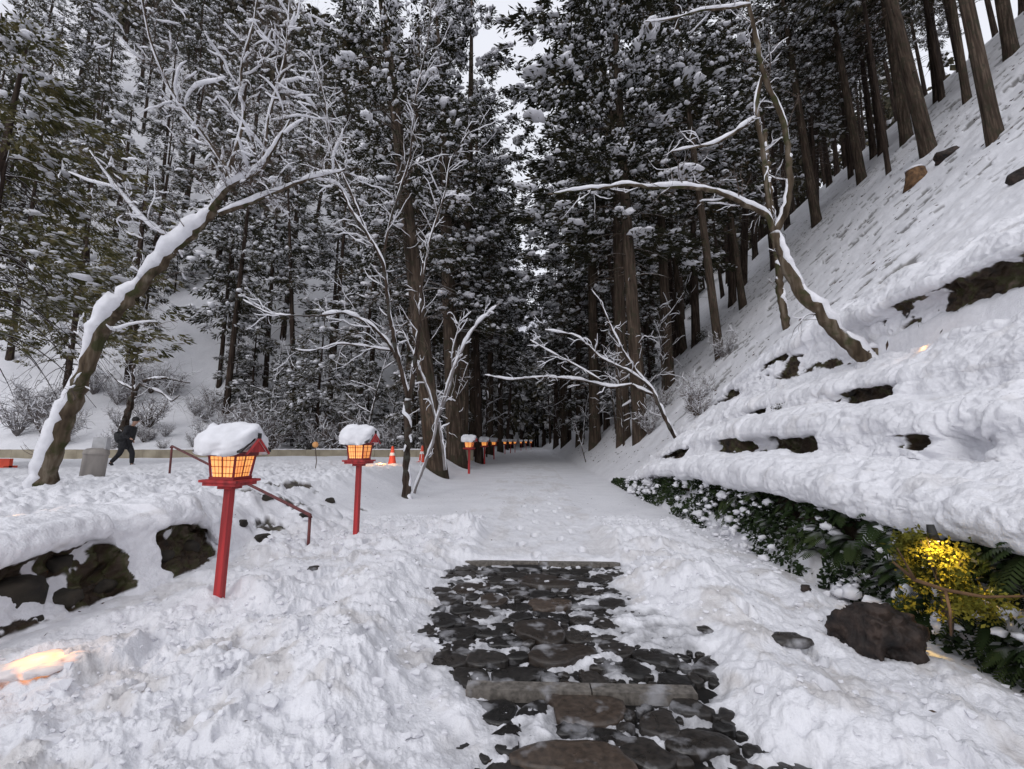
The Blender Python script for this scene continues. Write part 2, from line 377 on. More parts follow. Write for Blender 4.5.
M_wire = simple('black_cable', (.01, .01, .01), (.02, .02, .02), 5, .6)
M_litter = simple('dead_needle_litter', (.02, .013, .010), (.08, .05, .035), 2, .9)
def emis(name, c1, c2, s, scale=9):
    m, nt, b = mat(name); f = noise(nt, scale, 2); cc = ramp(nt, f, [(.3, c1), (.7, c2)])
    nt.links.new(cc, b.inputs['Emission Color']); b.inputs['Emission Strength'].default_value = s
    b.inputs['Base Color'].default_value = (.7, .5, .25, 1); return m
M_paper = emis('lit_paper', (1., .24, .03), (1., .52, .12), .88, 6)
M_lamp, nt, b = mat('lit_ground_lamp')
tc = N(nt, 'ShaderNodeTexCoord'); ln_ = N(nt, 'ShaderNodeVectorMath', operation='LENGTH'); nt.links.new(tc.outputs['Object'], ln_.inputs[0])
dv = N(nt, 'ShaderNodeMath', operation='MULTIPLY_ADD'); nt.links.new(noise(nt, 14, 4), dv.inputs[0]); dv.inputs[1].default_value = .16; nt.links.new(ln_.outputs['Value'], dv.inputs[2])
cc = ramp(nt, dv.outputs[0], [(.08, (1., .66, .17)), (.14, (1., .40, .04)), (.19, (.55, .17, .02)), (.25, (.02, .006, .002))])
nt.links.new(cc, b.inputs['Emission Color']); b.inputs['Emission Strength'].default_value = 2.0; b.inputs['Base Color'].default_value = (.72, .70, .70, 1); b.inputs['Roughness'].default_value = .7
M_lampsoft = emis('lit_snow_glow', (1., .55, .18), (1., .75, .35), 5)
# paving stones
def stone_mat(name, cs, rough):
    m, nt, b = mat(name); f = noise(nt, 30, 6); o = N(nt, 'ShaderNodeNewGeometry')
    cc = ramp(nt, f, [(.3, cs[0]), (.7, cs[1])])
    rr = ramp(nt, o.outputs['Random Per Island'], [(0, (.45, .45, .45)), (1, (1.3, 1.2, 1.12))])
    cc = mix(nt, 1., cc, rr, 'MULTIPLY'); wet = ramp(nt, noise(nt, 4.5, 7), [(.55, (0, 0, 0)), (.62, (.45, .45, .45)), (.70, (.85, .85, .85))]); cc = mix(nt, wet, cc, (.38, .38, .40)); nt.links.new(cc, b.inputs['Base Color'])
    nt.links.new(ramp(nt, noise(nt, 4, 3), [(.35, (rough,)*3), (.65, (rough+.3,)*3)]), b.inputs['Roughness']); bump(nt, b, f, .5, .008); return m
M_cobble = stone_mat('wet_dark_stone', ((.012, .0115, .011), (.042, .038, .035)), .22)
M_slabst = stone_mat('brown_flat_stone', ((.034, .027, .022), (.085, .066, .053)), .25)
M_granite = stone_mat('granite_strip', ((.07, .066, .06), (.21, .20, .185)), .6)
M_bed = simple('wet_dark_ground', (.004, .004, .004), (.014, .012, .011), 18, .4)
# ------------------------------------------------------------------ ground sheet
def build_ground():
    th = np.concatenate([np.linspace(-PI, -1.15, 130, endpoint=False), np.linspace(-1.15, 1.15, 1150, endpoint=False), np.linspace(1.15, PI, 130, endpoint=False)])
    r = [.45]
    while r[-1] < 420: r.append(r[-1]*(1.0062 if r[-1] < 14 else 1.012 if r[-1] < 60 else 1.05))
    r = np.array(r); T, R = np.meshgrid(th, r); X = np.sin(T)*R+.1; Y = np.cos(T)*R-.3
    nT, nR = len(th), len(r)
    x = X.ravel(); y = Y.ravel(); z = full(x, y, True); g = bare(x, y)
    P = inpath(x, y)
    rough = worley(x*7, y*7, 91)[0]
    z = z - g*(.03+.03*rough)*(x < 3.6) - g*(x >= 3.6)*(.03+.08*rough)
    idx = np.arange(nT*nR).reshape(nR, nT)
    a = idx[:-1]; bq = idx[1:]
    f = np.stack([a, np.roll(a, -1, 1), np.roll(bq, -1, 1), bq], -1).reshape(-1, 4)[:, ::-1]
    # close the middle
    c = len(x); x = np.append(x, .1); y = np.append(y, -.3); z = np.append(z, 0); g = np.append(g, 0); P = np.append(P, 0)
    v = np.stack([x, y, z], 1)
    me_o = fastmesh('snow_ground', v, f, M_snow); me = me_o.data
    grit = np.clip(sm(.10, .42, fbm(x*3.1, y*3.1, 95, 5))*.45, 0, 1)*sm(5, 2.6, np.abs(x))*sm(9, 4, y)*(1-P)
    grit = np.maximum(grit, sm(.22, .4, fbm(x*1.3, y*2.6, 96, 6))*.10*(x > 4.5)*(y > 7))
    grit = np.maximum(grit, sm(.1, .4, fbm(x*2.2, y*1.1, 97, 5))*.25*(np.abs(x) < 1.3)*(y > 5.7))
    slush = P*np.clip(.75+1.2*fbm(x*7, y*7, 98, 4)-.9*sm(.002, .035, z), .0, 1)*.9
    slush = np.maximum(slush, (1-P)*.0)
    for nm, d in (('bare', g), ('slush', slush), ('grit', grit)):
        A = me.attributes.new(nm, 'FLOAT', 'POINT'); A.data.foreach_set('value', d.astype(np.float32))
    tag(me_o, 'deep lumpy snow over the path sides, banks and hillside', kind='structure')
build_ground()
def grid_patch(name, X, Y, Z, G, grit, label, lump=.05, sd=0):
    nu, nv = X.shape
    P = np.stack([X, Y, Z], -1)
    du = np.gradient(P, axis=0); dv = np.gradient(P, axis=1); Nn = unit(np.cross(du, dv)); 
    if Nn[..., 2].mean() < 0: Nn = -Nn
    for _ in range(3): Nn[1:-1] = (Nn[:-2]+Nn[1:-1]*2+Nn[2:])/4
    Nn = unit(Nn)
    U = np.cumsum(np.linalg.norm(du, axis=-1), 0)
    f1, f2, c = worley(U*2.3+.1*fbm(U*5, Y*5, sd, 2), Y*1.9+.1*fbm(U*5, Y*5, sd+1, 2), sd+2); b1 = np.sqrt(np.clip(1-(f1/.75)**2, 0, 1))*(.3+.7*c)
    f1, f2, c = worley(U*6, Y*5, sd+3); b2 = np.sqrt(np.clip(1-(f1/.65)**2, 0, 1))*c
    s1 = shards(U*5, Y*4.4, sd+30, 1.2); s2 = shards(U*14, Y*13, sd+31, 1.2)
    rk = shards(U*6.5, Y*4.5, sd+5, 1.4); rk2 = shards(U*16, Y*13, sd+6, 1.4)
    far = sm(11, 5, Y)
    wv = np.clip(.5+1.6*fbm(U*.8, Y*.7, sd+17, 3), 0, 1.3)
    d = (1-G)*lump*(.85*b1*wv+.4*b2*(1-.5*wv)+.8*s1*(1.05-.85*wv)+.28*s2*far*(1.2-wv)+3.3*fbm(U*1.2, Y*.75, sd+7, 3)+.8*fbm(U*5, Y*5, sd+8, 5)) + G*(.07*rk+.03*rk2-.06+.03*fbm(U*12, Y*12, sd+9, 3))
    P = P+Nn*d[..., None]
    idx = np.arange(nu*nv).reshape(nu, nv); f = np.stack([idx[:-1, :-1], idx[1:, :-1], idx[1:, 1:], idx[:-1, 1:]], -1).reshape(-1, 4)
    o = fastmesh(name, P.reshape(-1, 3), f, M_snow)
    for nm, q in (('bare', sm(.35, .6, G)), ('slush', G*0), ('grit', grit)):
        A = o.data.attributes.new(nm, 'FLOAT', 'POINT'); A.data.foreach_set('value', q.ravel().astype(np.float32))
    return tag(o, label, kind='structure')
def refine(pts, step):
    P = np.array(pts, float); L = np.linalg.norm(np.diff(P[:, :2], axis=0), axis=1); s = np.concatenate([[0], np.cumsum(L)]); q = np.arange(0, s[-1], step)
    out = np.stack([np.interp(q, s, P[:, k]) for k in range(P.shape[1])], 1); k = max(1, int(.05/step))
    ker = np.ones(2*k+1)/(2*k+1); pad = np.pad(out, ((k, k), (0, 0)), 'edge'); return np.stack([np.convolve(pad[:, j], ker, 'valid') for j in range(out.shape[1])], 1)
# columns: x open, z open, x filled, z filled, zone
RB = [(3.05, -.25, 3.0, -.25, 1), (3.12, 0, 2.98, .0, 1), (3.28, .38, 3.06, .38, 1), (3.34, .70, 3.10, .66, 1), (3.24, .80, 3.08, .78, 1), (3.06, .83, 3.06, .85, 0), (2.98, .94, 3.0, .94, 0), (3.06, 1.09, 3.06, 1.08, 0), (3.35, 1.19, 3.35, 1.18, 0), (3.8, 1.23, 3.8, 1.22, 0), (3.98, 1.22, 3.95, 1.25, 0),
      (4.22, 1.26, 4.0, 1.33, 2), (4.30, 1.46, 4.05, 1.46, 2), (4.22, 1.56, 4.05, 1.56, 2), (4.04, 1.60, 4.04, 1.62, 0), (4.0, 1.74, 4.05, 1.76, 0), (4.2, 1.91, 4.22, 1.92, 0), (4.7, 2.0, 4.7, 2.02, 0), (4.92, 2.02, 4.9, 2.08, 0),
      (5.14, 2.06, 4.95, 2.16, 3), (5.18, 2.22, 5.0, 2.27, 3), (5.06, 2.28, 5.0, 2.30, 3), (4.98, 2.31, 5.0, 2.34, 0), (5.0, 2.44, 5.05, 2.45, 0), (5.22, 2.56, 5.25, 2.56, 0), (5.7, 2.78, 5.6, 2.75, 0), (5.9, 2.86, 5.7, 2.9, 0),
      (6.06, 2.95, 5.78, 3.05, 4), (6.05, 3.3, 5.85, 3.3, 4), (6.10, 3.6, 5.92, 3.55, 4), (5.96, 3.68, 5.92, 3.66, 4), (5.82, 3.72, 5.88, 3.74, 0), (5.84, 3.86, 5.95, 3.88, 0), (6.1, 4.02, 6.15, 4.05, 0), (6.6, 4.42, 6.6, 4.42, 0), (7.1, 4.72, 7.1, 4.72, 0)]
def right_bank():
    R = []
    for i, p in enumerate(RB): R.append(p[:4]+tuple(1. if p[4] == k else 0. for k in (1, 2, 3, 4)))
    R = refine(R, .012); ys = np.concatenate([np.arange(-2, 2, .05), 2+13.3*np.linspace(0, 1, 900)**1.35]); nu = len(R)
    Y = np.repeat(ys[None], nu, 0); z0 = R[:, 1][:, None]+0*Y
    U = np.arange(nu)[:, None]*.012
    n1 = fbm(Y*1.2, U*1.6, 301, 4); n2 = fbm(Y*.55, Y*0+3, 302, 2); n3 = fbm(Y*2.4, U*2.5, 303, 4)
    def smz(a): return sm(.0, 1., a)
    g1 = R[:, 4][:, None]*sm(-.18, -.04, n1+.3*n3+.1*sm(6, 2, Y)+.5*sm(4.8, 3.9, Y)); g2 = R[:, 5][:, None]*sm(.0, .1, n1*.7+n2*.8+.10*n3+.04); g3 = R[:, 6][:, None]*sm(.06, .15, fbm(Y*.9, Y*0+8, 304, 3)+.1*n3)
    g4 = R[:, 7][:, None]*sm(-.12, .02, n3*.5+n1*.6+.3*sm(4.0, 5, Y)*sm(8, 6.6, Y)-.16+.25*sm(5.2, 4.6, Y))
    G = np.clip(g1+g2+g3+g4, 0, 1)*sm(15, 13, Y)
    # open weight per zone varies along y only so that the lips follow
    w = np.zeros_like(Y)
    for k, gg in ((4, sm(-.5, -.1, n2*0+.3+n1.mean(0)[None])), (5, sm(-.1, .08, fbm(Y*1.2, Y*0+1, 305, 2)+n2*.8)), (6, sm(-.05, .15, fbm(Y*.9, Y*0+8, 304, 3))), (7, sm(9.5, 7.5, Y))):
        near = np.convolve(R[:, k], np.ones(15)/15, 'same')[:, None]; w = np.maximum(w, (near > .02)*gg)
    X = R[:, 2][:, None]*(1-w)+R[:, 0][:, None]*w; Z = R[:, 3][:, None]*(1-w)+R[:, 1][:, None]*w
    s = sm(8.5, 17, Y+.6*fbm(X*.4, Y*.4, 8, 2)); wob = .12*fbm(Y*0+3, Y*.5, 3, 2)*sm(2, 4, Y); ze = wob+.15*np.sin(Y*.9)*sm(3, 5, X)*.6
    X = X+ze; Zf = np.interp(X-wob, FX, FZ); Zf = np.where(Z < 0, Z, Zf); Z = Z*(1-s)+Zf*s
    edge = sm(0, 25, np.arange(nu))[:, None]; 
    Z = Z-.12*sm(nu-25, nu-1, np.arange(nu))[:, None]
    grit = sm(.22, .45, fbm(Y*3, U*3, 306, 5))*.18
    grid_patch('snow_bank', X, Y, Z, G, grit, 'terraced bank right of the path under thick snow ledges', .055, 310)
right_bank()
LB = [(-3.62, -.15, -3.62, -.15, 0), (-3.85, .02, -3.8, .04, 0), (-3.98, .10, -3.86, .14, 1), (-4.08, .28, -3.95, .30, 1), (-4.16, .47, -4.0, .46, 1), (-4.10, .53, -4.02, .54, 1), (-3.98, .57, -4.02, .60, 0), (-3.96, .66, -4.05, .68, 0), (-4.1, .77, -4.15, .76, 0), (-4.5, .80, -4.5, .80, 0), (-5.3, .70, -5.3, .70, 0)]
def left_bank():
    R = refine([p[:4]+(float(p[4]),) for p in LB], .010); ys = np.concatenate([np.arange(-1, 2, .05), np.linspace(2, 6.0, 420)]); nu = len(R)
    Y = np.repeat(ys[None], nu, 0); U = np.arange(nu)[:, None]*.01
    n1 = fbm(Y*2.1, U*1.8, 401, 4); n3 = fbm(Y*5, U*5, 402, 3)
    G = R[:, 4][:, None]*sm(-.08, .05, n1+.4*n3+.28*sm(4.4, 4.0, Y)+.24*sm(4.62, 4.85, Y)-.8*np.exp(-((Y-4.5)/.2)**2))*sm(5.75, 5.45, Y)
    w = sm(-.3, 0, n1.mean(0)[None]+.3*sm(4.4, 4.1, Y)+.2*sm(4.6, 4.85, Y)-.8*np.exp(-((Y-4.5)/.24)**2))*sm(5.9, 5.5, Y)+0*Y
    X = R[:, 2][:, None]*(1-w)+R[:, 0][:, None]*w+LEFTE(Y); Z = R[:, 3][:, None]*(1-w)+R[:, 1][:, None]*w
    k = sm(5.2, 5.9, Y); Z = Z*(1-k)+(full(X, Y)-.03)*k
    Z = Z-.12*sm(nu-20, nu-1, np.arange(nu))[:, None]
    grid_patch('snow_bank', X, Y, Z, G, sm(.2, .45, fbm(Y*3, U*3, 406, 5))*.25, 'low snow topped bank left of the path with dark earth showing', .035, 410)
left_bank()
# ------------------------------------------------------------------ stone path
def build_path():
    b = MB(); nx, ny = 12, 24
    b.add([(-1.6, .6, -.045), (1.8, .6, -.045), (1.8, 5.7, -.045), (-1.6, 5.7, -.045)], [(0, 1, 2, 3)])
    tag(b.build('path_bed', M_bed), kind='structure')
    big = [((583, 703), 78, 44), ((577, 757), 105, 46), ((541, 629), 52, 24), ((549, 603), 38, 15), ((493, 599), 30, 13), ((560, 652), 70, 20), ((470, 587), 36, 13), ((545, 580), 52, 14),
           ((612, 740), 44, 30), ((660, 722), 44, 26), ((640, 750), 60, 34), ((570, 727), 30, 18), ((507, 737), 34, 30), ((520, 615), 22, 10), ((700, 740), 60, 30), ((690, 705), 40, 20), ((530, 565), 38, 9), ((505, 640), 34, 14)]
    done = []; B1 = MB(); B2 = MB()
    def stone(B, cx, cy, ax, ay, top, seed):
        rr = np.random.default_rng(seed); n = 18; th = np.arange(n)*2*PI/n+rr.uniform(0, 1)
        sh = 1+.16*np.sin(th*2+rr.uniform(0, 6))+.12*np.sin(th*3+rr.uniform(0, 6))+.06*np.sin(th*5+rr.uniform(0, 6))
        rings = [(1.0, -.06), (.995, -.012), (.965, -.002), (.85, .001), (.45, .002)]
        V = []; 
        for s, dz in rings: V += [(cx+ax*s*sh[i]*math.cos(th[i]), cy+ay*s*sh[i]*math.sin(th[i]), top+dz+rr.normal(0, .0018)) for i in range(n)]
        V.append((cx, cy, top+.002)); Fc = []
        for k in range(len(rings)-1):
            for i in range(n): j = (i+1) % n; Fc.append((k*n+i, k*n+j, (k+1)*n+j, (k+1)*n+i))
        for i in range(n): Fc.append(((len(rings)-1)*n+i, (len(rings)-1)*n+(i+1) % n, len(V)-1))
        B.add(V, Fc); done.append((cx, cy, max(ax, ay)))
    for i, ((px, py), w, h) in enumerate(big):
        d = ray(px, py); Y = -1.5/d[2]*d[1]; p = at(px, py, Y)
        d2 = ray(px, py+h/2); p2 = CAM+d2*(-1.5/d2[2]); d3 = ray(px, py-h/2); p3 = CAM+d3*(-1.5/d3[2])
        stone(B2 if i in (0, 1, 2, 3, 4, 5, 6, 7) else B1, p[0], p[1], w*Y/F/2*.95, (p3[1]-p2[1])/2*.9, .004 if i < 8 else -.002, 100+i)
    rr = np.random.default_rng(3); tries = 0
    for size in (.15, .12, .095, .07, .05, .036, .028):
        for _ in range(2300):
            cx, cy = rr.uniform(-1.35, 1.6), rr.uniform(1.2, 5.6)
            if abs(cy-2.9) < .09+size*.6: continue
            if all(math.hypot(cx-a, (cy-b_))> size*.90+r_*.86 for a, b_, r_ in done) :
                stone(B1, cx, cy, size*rr.uniform(.85, 1.15), size*rr.uniform(.75, 1.0), rr.uniform(-.018, -.001), int(rr.integers(1e6)))
    tag(B1.build('cobble_paving', M_cobble), kind='structure'); tag(B2.build('flat_paving_stones', M_slabst), kind='structure')
    # granite strips
    for k, (yc, xs, hw) in enumerate(((2.9, (-.40, .36, .985), .055), (5.71, (-.82, .1, 1.1), .05))):
        B = MB()
        for a, c in zip(xs[:-1], xs[1:]): B.box(((a+c)/2, yc+rng.normal(0, .003), -.03), ((c-a)/2-.004, hw, .052), top=(.998, .93))
        o = tag(B.build('granite_path_strip', M_granite, smooth=False), kind='structure')
build_path()
# flat stones to the right of the paving
def rockmesh(name, size, m, seed, sub=4, parent=None, rough=.22):
    v, f = ICO[sub]; v = v.copy(); r = np.random.default_rng(seed); o = r.uniform(0, 50)
    d = vn(v[:, 0]*1.6+o, v[:, 1]*1.6+v[:, 2]*1.3, seed)*.9+vn(v[:, 0]*3.7+o, v[:, 2]*3.7+v[:, 1]*2.9, seed+1)*.45+vn(v[:, 1]*8+o, v[:, 2]*8+v[:, 0]*7, seed+2)*.22+vn(v[:, 1]*18+o, v[:, 2]*18+v[:, 0]*17, seed+3)*.13+vn(v[:, 1]*37+o, v[:, 2]*37+v[:, 0]*31, seed+4)*.07
    for _ in range(9):
        q = unit(r.normal(size=3)); h = r.uniform(.6, .9); t = v@q; v = v-np.maximum(0, t-h)[:, None]*q*.85
    v = v*(1+rough*d[:, None]); v[:, 2] = np.where(v[:, 2] > .5, .5+(v[:, 2]-.5)*.5, v[:, 2])
    v = v*np.array(size)
    return fastmesh(name, v, f, m, parent)
def rock(name, px, py, size, label, cat, m, seed, sink=.3, rz=0, group=None, tilt=0, sub=4, rough=.22):
    p = hit(px, py); o = rockmesh(name, size, m, seed, sub, rough=rough); o.location = (p[0], p[1], gz(p[0], p[1])+size[2]*(1-sink*2)*.5)
    o.rotation_euler = (tilt, 0, rz); return tag(o, label, cat, group)
rock('boulder', 880, 650, (.25, .25, .29), 'dark brown boulder below the yellow lit bush at the foot of the right bank', 'boulder', M_rock, 5, .15, sub=5, rough=.36)
rock('flat_stone', 790, 650, (.14, .08, .045), 'flat grey stone bare of snow just left of the dark boulder', 'stone', M_cobble, 11, .1, sub=3)
rock('flat_stone', 706, 632, (.07, .06, .03), 'small dark flat stone in the snow right of the paving', 'stone', M_cobble, 12, .1, sub=3)
rock('flat_stone', 806, 597, (.055, .03, .04), 'small black stone poking from snow above the dark boulder', 'stone', M_rock, 13, -.2, sub=3)
rock('flat_stone', 314, 574, (.07, .05, .03), 'small dark stone in the snow between the two nearest red lanterns', 'stone', M_cobble, 14, .1, sub=3)
# rocks showing in the left bank
BR = [(20, 592, .30, .26, 'broad mossy rock at the left end of the snow bank'), (62, 600, .24, .20, 'dark rock in the middle of the bare left bank'), (100, 585, .19, .17, 'rounded dark rock at the right end of the bare left bank'), (60, 562, .15, .15, 'brown upright rock sticking out under the snow edge of the left bank'),
      (30, 622, .20, .15, 'low rock at the foot of the bare left bank'), (160, 560, .20, .17, 'dark rock in the bank gap beside the nearest lantern'), (190, 548, .17, .15, 'mossy rock in the bank gap close behind the nearest lantern'), (268, 500, .17, .12, 'black rock under snow beside the iron handrail'), (330, 500, .17, .14, 'black rock under snow behind the second lantern'), (262, 552, .16, .12, 'dark stone in the snowy steps below the handrail'), (243, 530, .13, .10, 'dark stone edge left in the snowy steps'), (303, 520, .12, .12, 'brown stone beside the lower handrail post')]
for i, (px, py, a, c, lb) in enumerate(BR):
    rock('bank_rock', px, py, (a*.55, a*.66, c*.66), lb, 'rock', M_rockw, 30+i, .25, rz=i, group='rocks in the left bank', sub=3)
# ------------------------------------------------------------------ bank greenery on the right
def wall_points(n, y0, y1, pw=1.):
    y = y0+(y1-y0)*rng.random(n)**pw; s_ = sm(8.5, 17, y); h = rng.uniform(-.02, .84, n)*(1-.78*s_); wob = .12*fbm(y*0+3, y*.5, 3, 2)*sm(2, 4, y)
    x = wob+3.08+.24*h-rng.uniform(-.02, .12, n); return x, y, h
n = 26000
x, y, z = wall_points(n, 1.2, 17, 1.5)
k = (fbm(y*1.2, z*2.5, 77, 4)+.1*sm(6, 2, y)+.35*sm(4.8, 3.9, y) > -.02); x, y, z = x[k], y[k], z[k]
Bp = np.stack([x, y, z], 1)
D = unit(np.stack([-.9*np.ones(len(x)), rng.normal(0, .7, len(x)), rng.normal(-.35, .7, len(x))], 1))
L = rng.uniform(.03, .085, len(x)); v, f = leaves(Bp, D, L, L*.33)
o = fastmesh('bank_ivy', v, f, M_ivy, smooth=False); tag(o, 'dark evergreen ground cover hanging over the right bank wall', 'ground cover', kind='stuff')
def fern_mesh(seed, m=None, nf=9):
    r = np.random.default_rng(seed); V = []; Fc = []; c = 0
    for k in range(nf):
        az = -PI/2+r.normal(0, .95) ; Lf = r.uniform(.26, .5); el = r.uniform(-.1, 1.0)
        t = np.linspace(0, 1, 19)
        hx = np.sin(az); hy = np.cos(az)
        px_ = t*Lf*math.cos(el); pz = t*Lf*math.sin(el)-t**2*Lf*.75
        P = np.stack([px_*hx, px_*hy, pz], 1)
        for i in range(2, 19):
            w = .085*math.sin(PI*min(1, (t[i]*.92+.06)))**.7*Lf/.36
            for s in (-1, 1):
                sd = np.array([hy*s, -hx*s, -.25]); dd = (P[i]-P[i-1]); dd /= np.linalg.norm(dd)
                a = P[i]; e = a+sd*w+dd*w*.35; q = dd*.011
                V += [a-q, a+sd*w*.5+dd*w*.18-q*1.1, e, a+sd*w*.5+dd*w*.18+q*1.3, a+q]; Fc.append([c, c+1, c+2, c+3, c+4]); c += 5
    return np.array(V), np.array(Fc)
ferns = []
for s in range(4):
    v, f = fern_mesh(200+s); o = fastmesh('fern', v, f, M_fern, smooth=False); ferns.append(o)
GRP = 'ferns hanging from the right bank'
spots = []
for i in range(96):
    yy = 1.9+11.5*rng.random()**1.35*(1 if i < 74 else .22); zz = rng.uniform(.15, .85)*(1-.75*float(sm(8.5, 17, yy))); xx = 3.12+.2*zz+.12*float(fbm(np.array(3.), np.array(yy*.5), 3, 2))*float(sm(2, 4, yy))
    spots.append((xx-.05, yy, zz+.02))
for i, p in enumerate(spots):
    o = ferns[i] if i < 4 else ferns[i % 4].copy()
    if i >= 4: COL.objects.link(o)
    o.location = p; o.rotation_euler = (rng.normal(0, .2), rng.normal(-.25, .25), rng.normal(0, .5)); sc = rng.uniform(.4, .85)*(1-.35*(p[1] > 8)); o.scale = (sc,)*3
    tag(o, 'dark green fern with drooping fronds on the bank wall right of the path', 'fern', GRP)
# lit yellow green shrub
bp = at(936, 590, 3.3); bp[0] -= .05
bp[0] += .12; bp[2] -= .03; root = empty('lit_shrub', (bp[0], bp[1], bp[2]), label='small shrub glowing yellow green under the lamp on the right bank', cat='shrub')
B = MB()
for k in range(14):
    a = rng.uniform(0, 2*PI); e = np.array([math.cos(a)*.12, math.sin(a)*.1, rng.uniform(.2, .42)]); B.tube([(0, 0, -.25), e*.5+np.array([0, 0, -.05]), e], [.008, .005, .002], 5)
B.build('stems', M_twig, root)
cl = np.clip(rng.normal(size=(46, 3)), -1.8, 1.2)*np.array([.07, .17, .15])+np.array([-.02, 0, .15]); n = 4600; c = cl[rng.integers(0, 46, n)]+rng.normal(size=(n, 3))*.035
v, f = leaves(c, unit(rng.normal(size=(n, 3))+np.array([-.4, -.4, .2])), rng.uniform(.018, .045, n), .010); fastmesh('leaves', v, f, M_yellow, root, smooth=False)
# lamp above shrub, half buried under a snow lump
lp = at(931, 533, 3.40)
lampo = empty('bank_spotlight', lp, label='small brown spotlight half buried in snow above the yellow lit shrub', cat='spotlight')
B = MB(); B.tube([(0, 0, .06), (0, -.01, .0), (0, -.02, -.05)], [.022, .03, .034], 14); B.build('housing', M_black, lampo)
B = MB(); B.tube([(.03, .02, .04), (.05, .03, -.2), (.05, .03, -.6)], .009, 6); B.build('stake', M_iron, lampo)
B = MB(); B.tube([(0, -.02, -.052), (0, -.021, -.056)], [.028, .028], 14); B.build('lens', M_lampsoft, lampo)
def light(name, kind, loc, e, colr, size=.05, parent=None, spot=None, rot=None):
    l = bpy.data.lights.new(name, kind); l.energy = e; l.color = colr
    if kind in ('POINT', 'SPOT'): l.shadow_soft_size = size
    if spot: l.spot_size = spot; l.spot_blend = .6
    o = bpy.data.objects.new(name, l); COL.objects.link(o); o.location = tuple(map(float, loc))
    if rot: o.rotation_euler = rot
    if parent: o.parent = parent
    return o
aim = Vector((float(bp[0]), float(bp[1]), float(bp[2])+.12)); org = Vector((float(lp[0])-.26, float(lp[1])-.34, float(lp[2])+.06))
light('spotlight_beam', 'SPOT', (-.26, -.34, .06), 46, (1, .62, .16), .03, lampo, math.radians(66), (aim-org).to_track_quat('-Z', 'Y').to_euler())
# fallen warm lit branch
pts = [at(893, 562, 3.1), at(915, 580, 3.05), at(945, 590, 3.0), at(985, 597, 2.95), at(1030, 596, 2.9)]
B = MB(); B.tube(pts, [.006, .013, .012, .009, .006], 7)
B.tube([at(945, 590, 3.0), at(950, 610, 2.95), at(951, 636, 2.9)], [.01, .008, .006], 6); B.tube([at(915, 580, 3.05), at(905, 562, 3.0), at(897, 548, 3.05)], [.009, .006, .004], 6)
o = B.build('fallen_branch', M_stump); tag(o, 'bare fallen branch lit orange in front of the glowing shrub', 'branch')
# ------------------------------------------------------------------ loose snow: clods, bank pillows
def nz_on(x, y): return full(x, y)
def chunk(seed):
    v, f = ICO[3]; v = v.copy(); r = np.random.default_rng(seed)
    for _ in range(13):
        d = unit(r.normal(size=3)); h = r.uniform(.45, .8); t = v@d; v = v-np.maximum(0, t-h)[:, None]*d
    v = v+.05*vn(v[:, 0]*3+seed, v[:, 1]*3+v[:, 2]*2, seed)[:, None]*v+.05*vn(v[:, 0]*8+seed, v[:, 1]*8+v[:, 2]*7, seed)[:, None]*v
    return v, f
CH = [chunk(k) for k in range(6)]
n = 5200
x = rng.uniform(-3.6, 2.95, n); y = 1.0+8*rng.random(n)**1.3
pt = fbm(x*.9, y*.9, 55, 3)+.45*rng.random(n)
k = (inpath(x, y) < .15)*(~((x > -.85)*(x < 1.2)*(y > 5.4)))*(pt > .12); x, y = x[k], y[k]
s = np.clip(np.exp(rng.normal(-4.2, .55, len(x))), .006, .055); z = nz_on(x, y) if False else full(x, y)
VV = []; FF = []; c = 0
for i in range(len(x)):
    v, f = CH[i % 6]; a, b_ = rng.uniform(0, 6.28, 2); ca, sa, cb, sb = math.cos(a), math.sin(a), math.cos(b_), math.sin(b_)
    Rm = np.array([[ca, sa, 0], [-sa, ca, 0], [0, 0, 1]])@np.array([[1, 0, 0], [0, cb, sb], [0, -sb, cb]])
    v = (v@Rm)*s[i]*np.array([1.2, 1., .75]); VV.append(v+np.array([x[i], y[i], z[i]+s[i]*.12])); FF.append(f+c); c += len(v)
o = fastmesh('snow_clods', np.concatenate(VV), np.concatenate(FF), M_load, smooth=False); tag(o, 'broken lumps of shovelled snow along both sides of the path', 'snow clods', kind='stuff')
def nz_on(x, y): return full(x, y)
# snow bits on the greenery
x, y, z = wall_points(900, 1.6, 15, 1.3); k = fbm(y*1.6, z*3, 79, 3) > .02; x, y, z = x[k], y[k], z[k]; s = np.exp(rng.normal(-3.5, .5, len(x)))
v1, f1 = blobs(np.stack([x-.06, y, z+.02], 1), np.stack([s, s*1.4, s*.8], 1), 2, .4)
o = fastmesh('greenery_snow', v1, f1, M_load); tag(o, 'small dabs of snow caught on the bank greenery', 'snow dabs', kind='stuff')
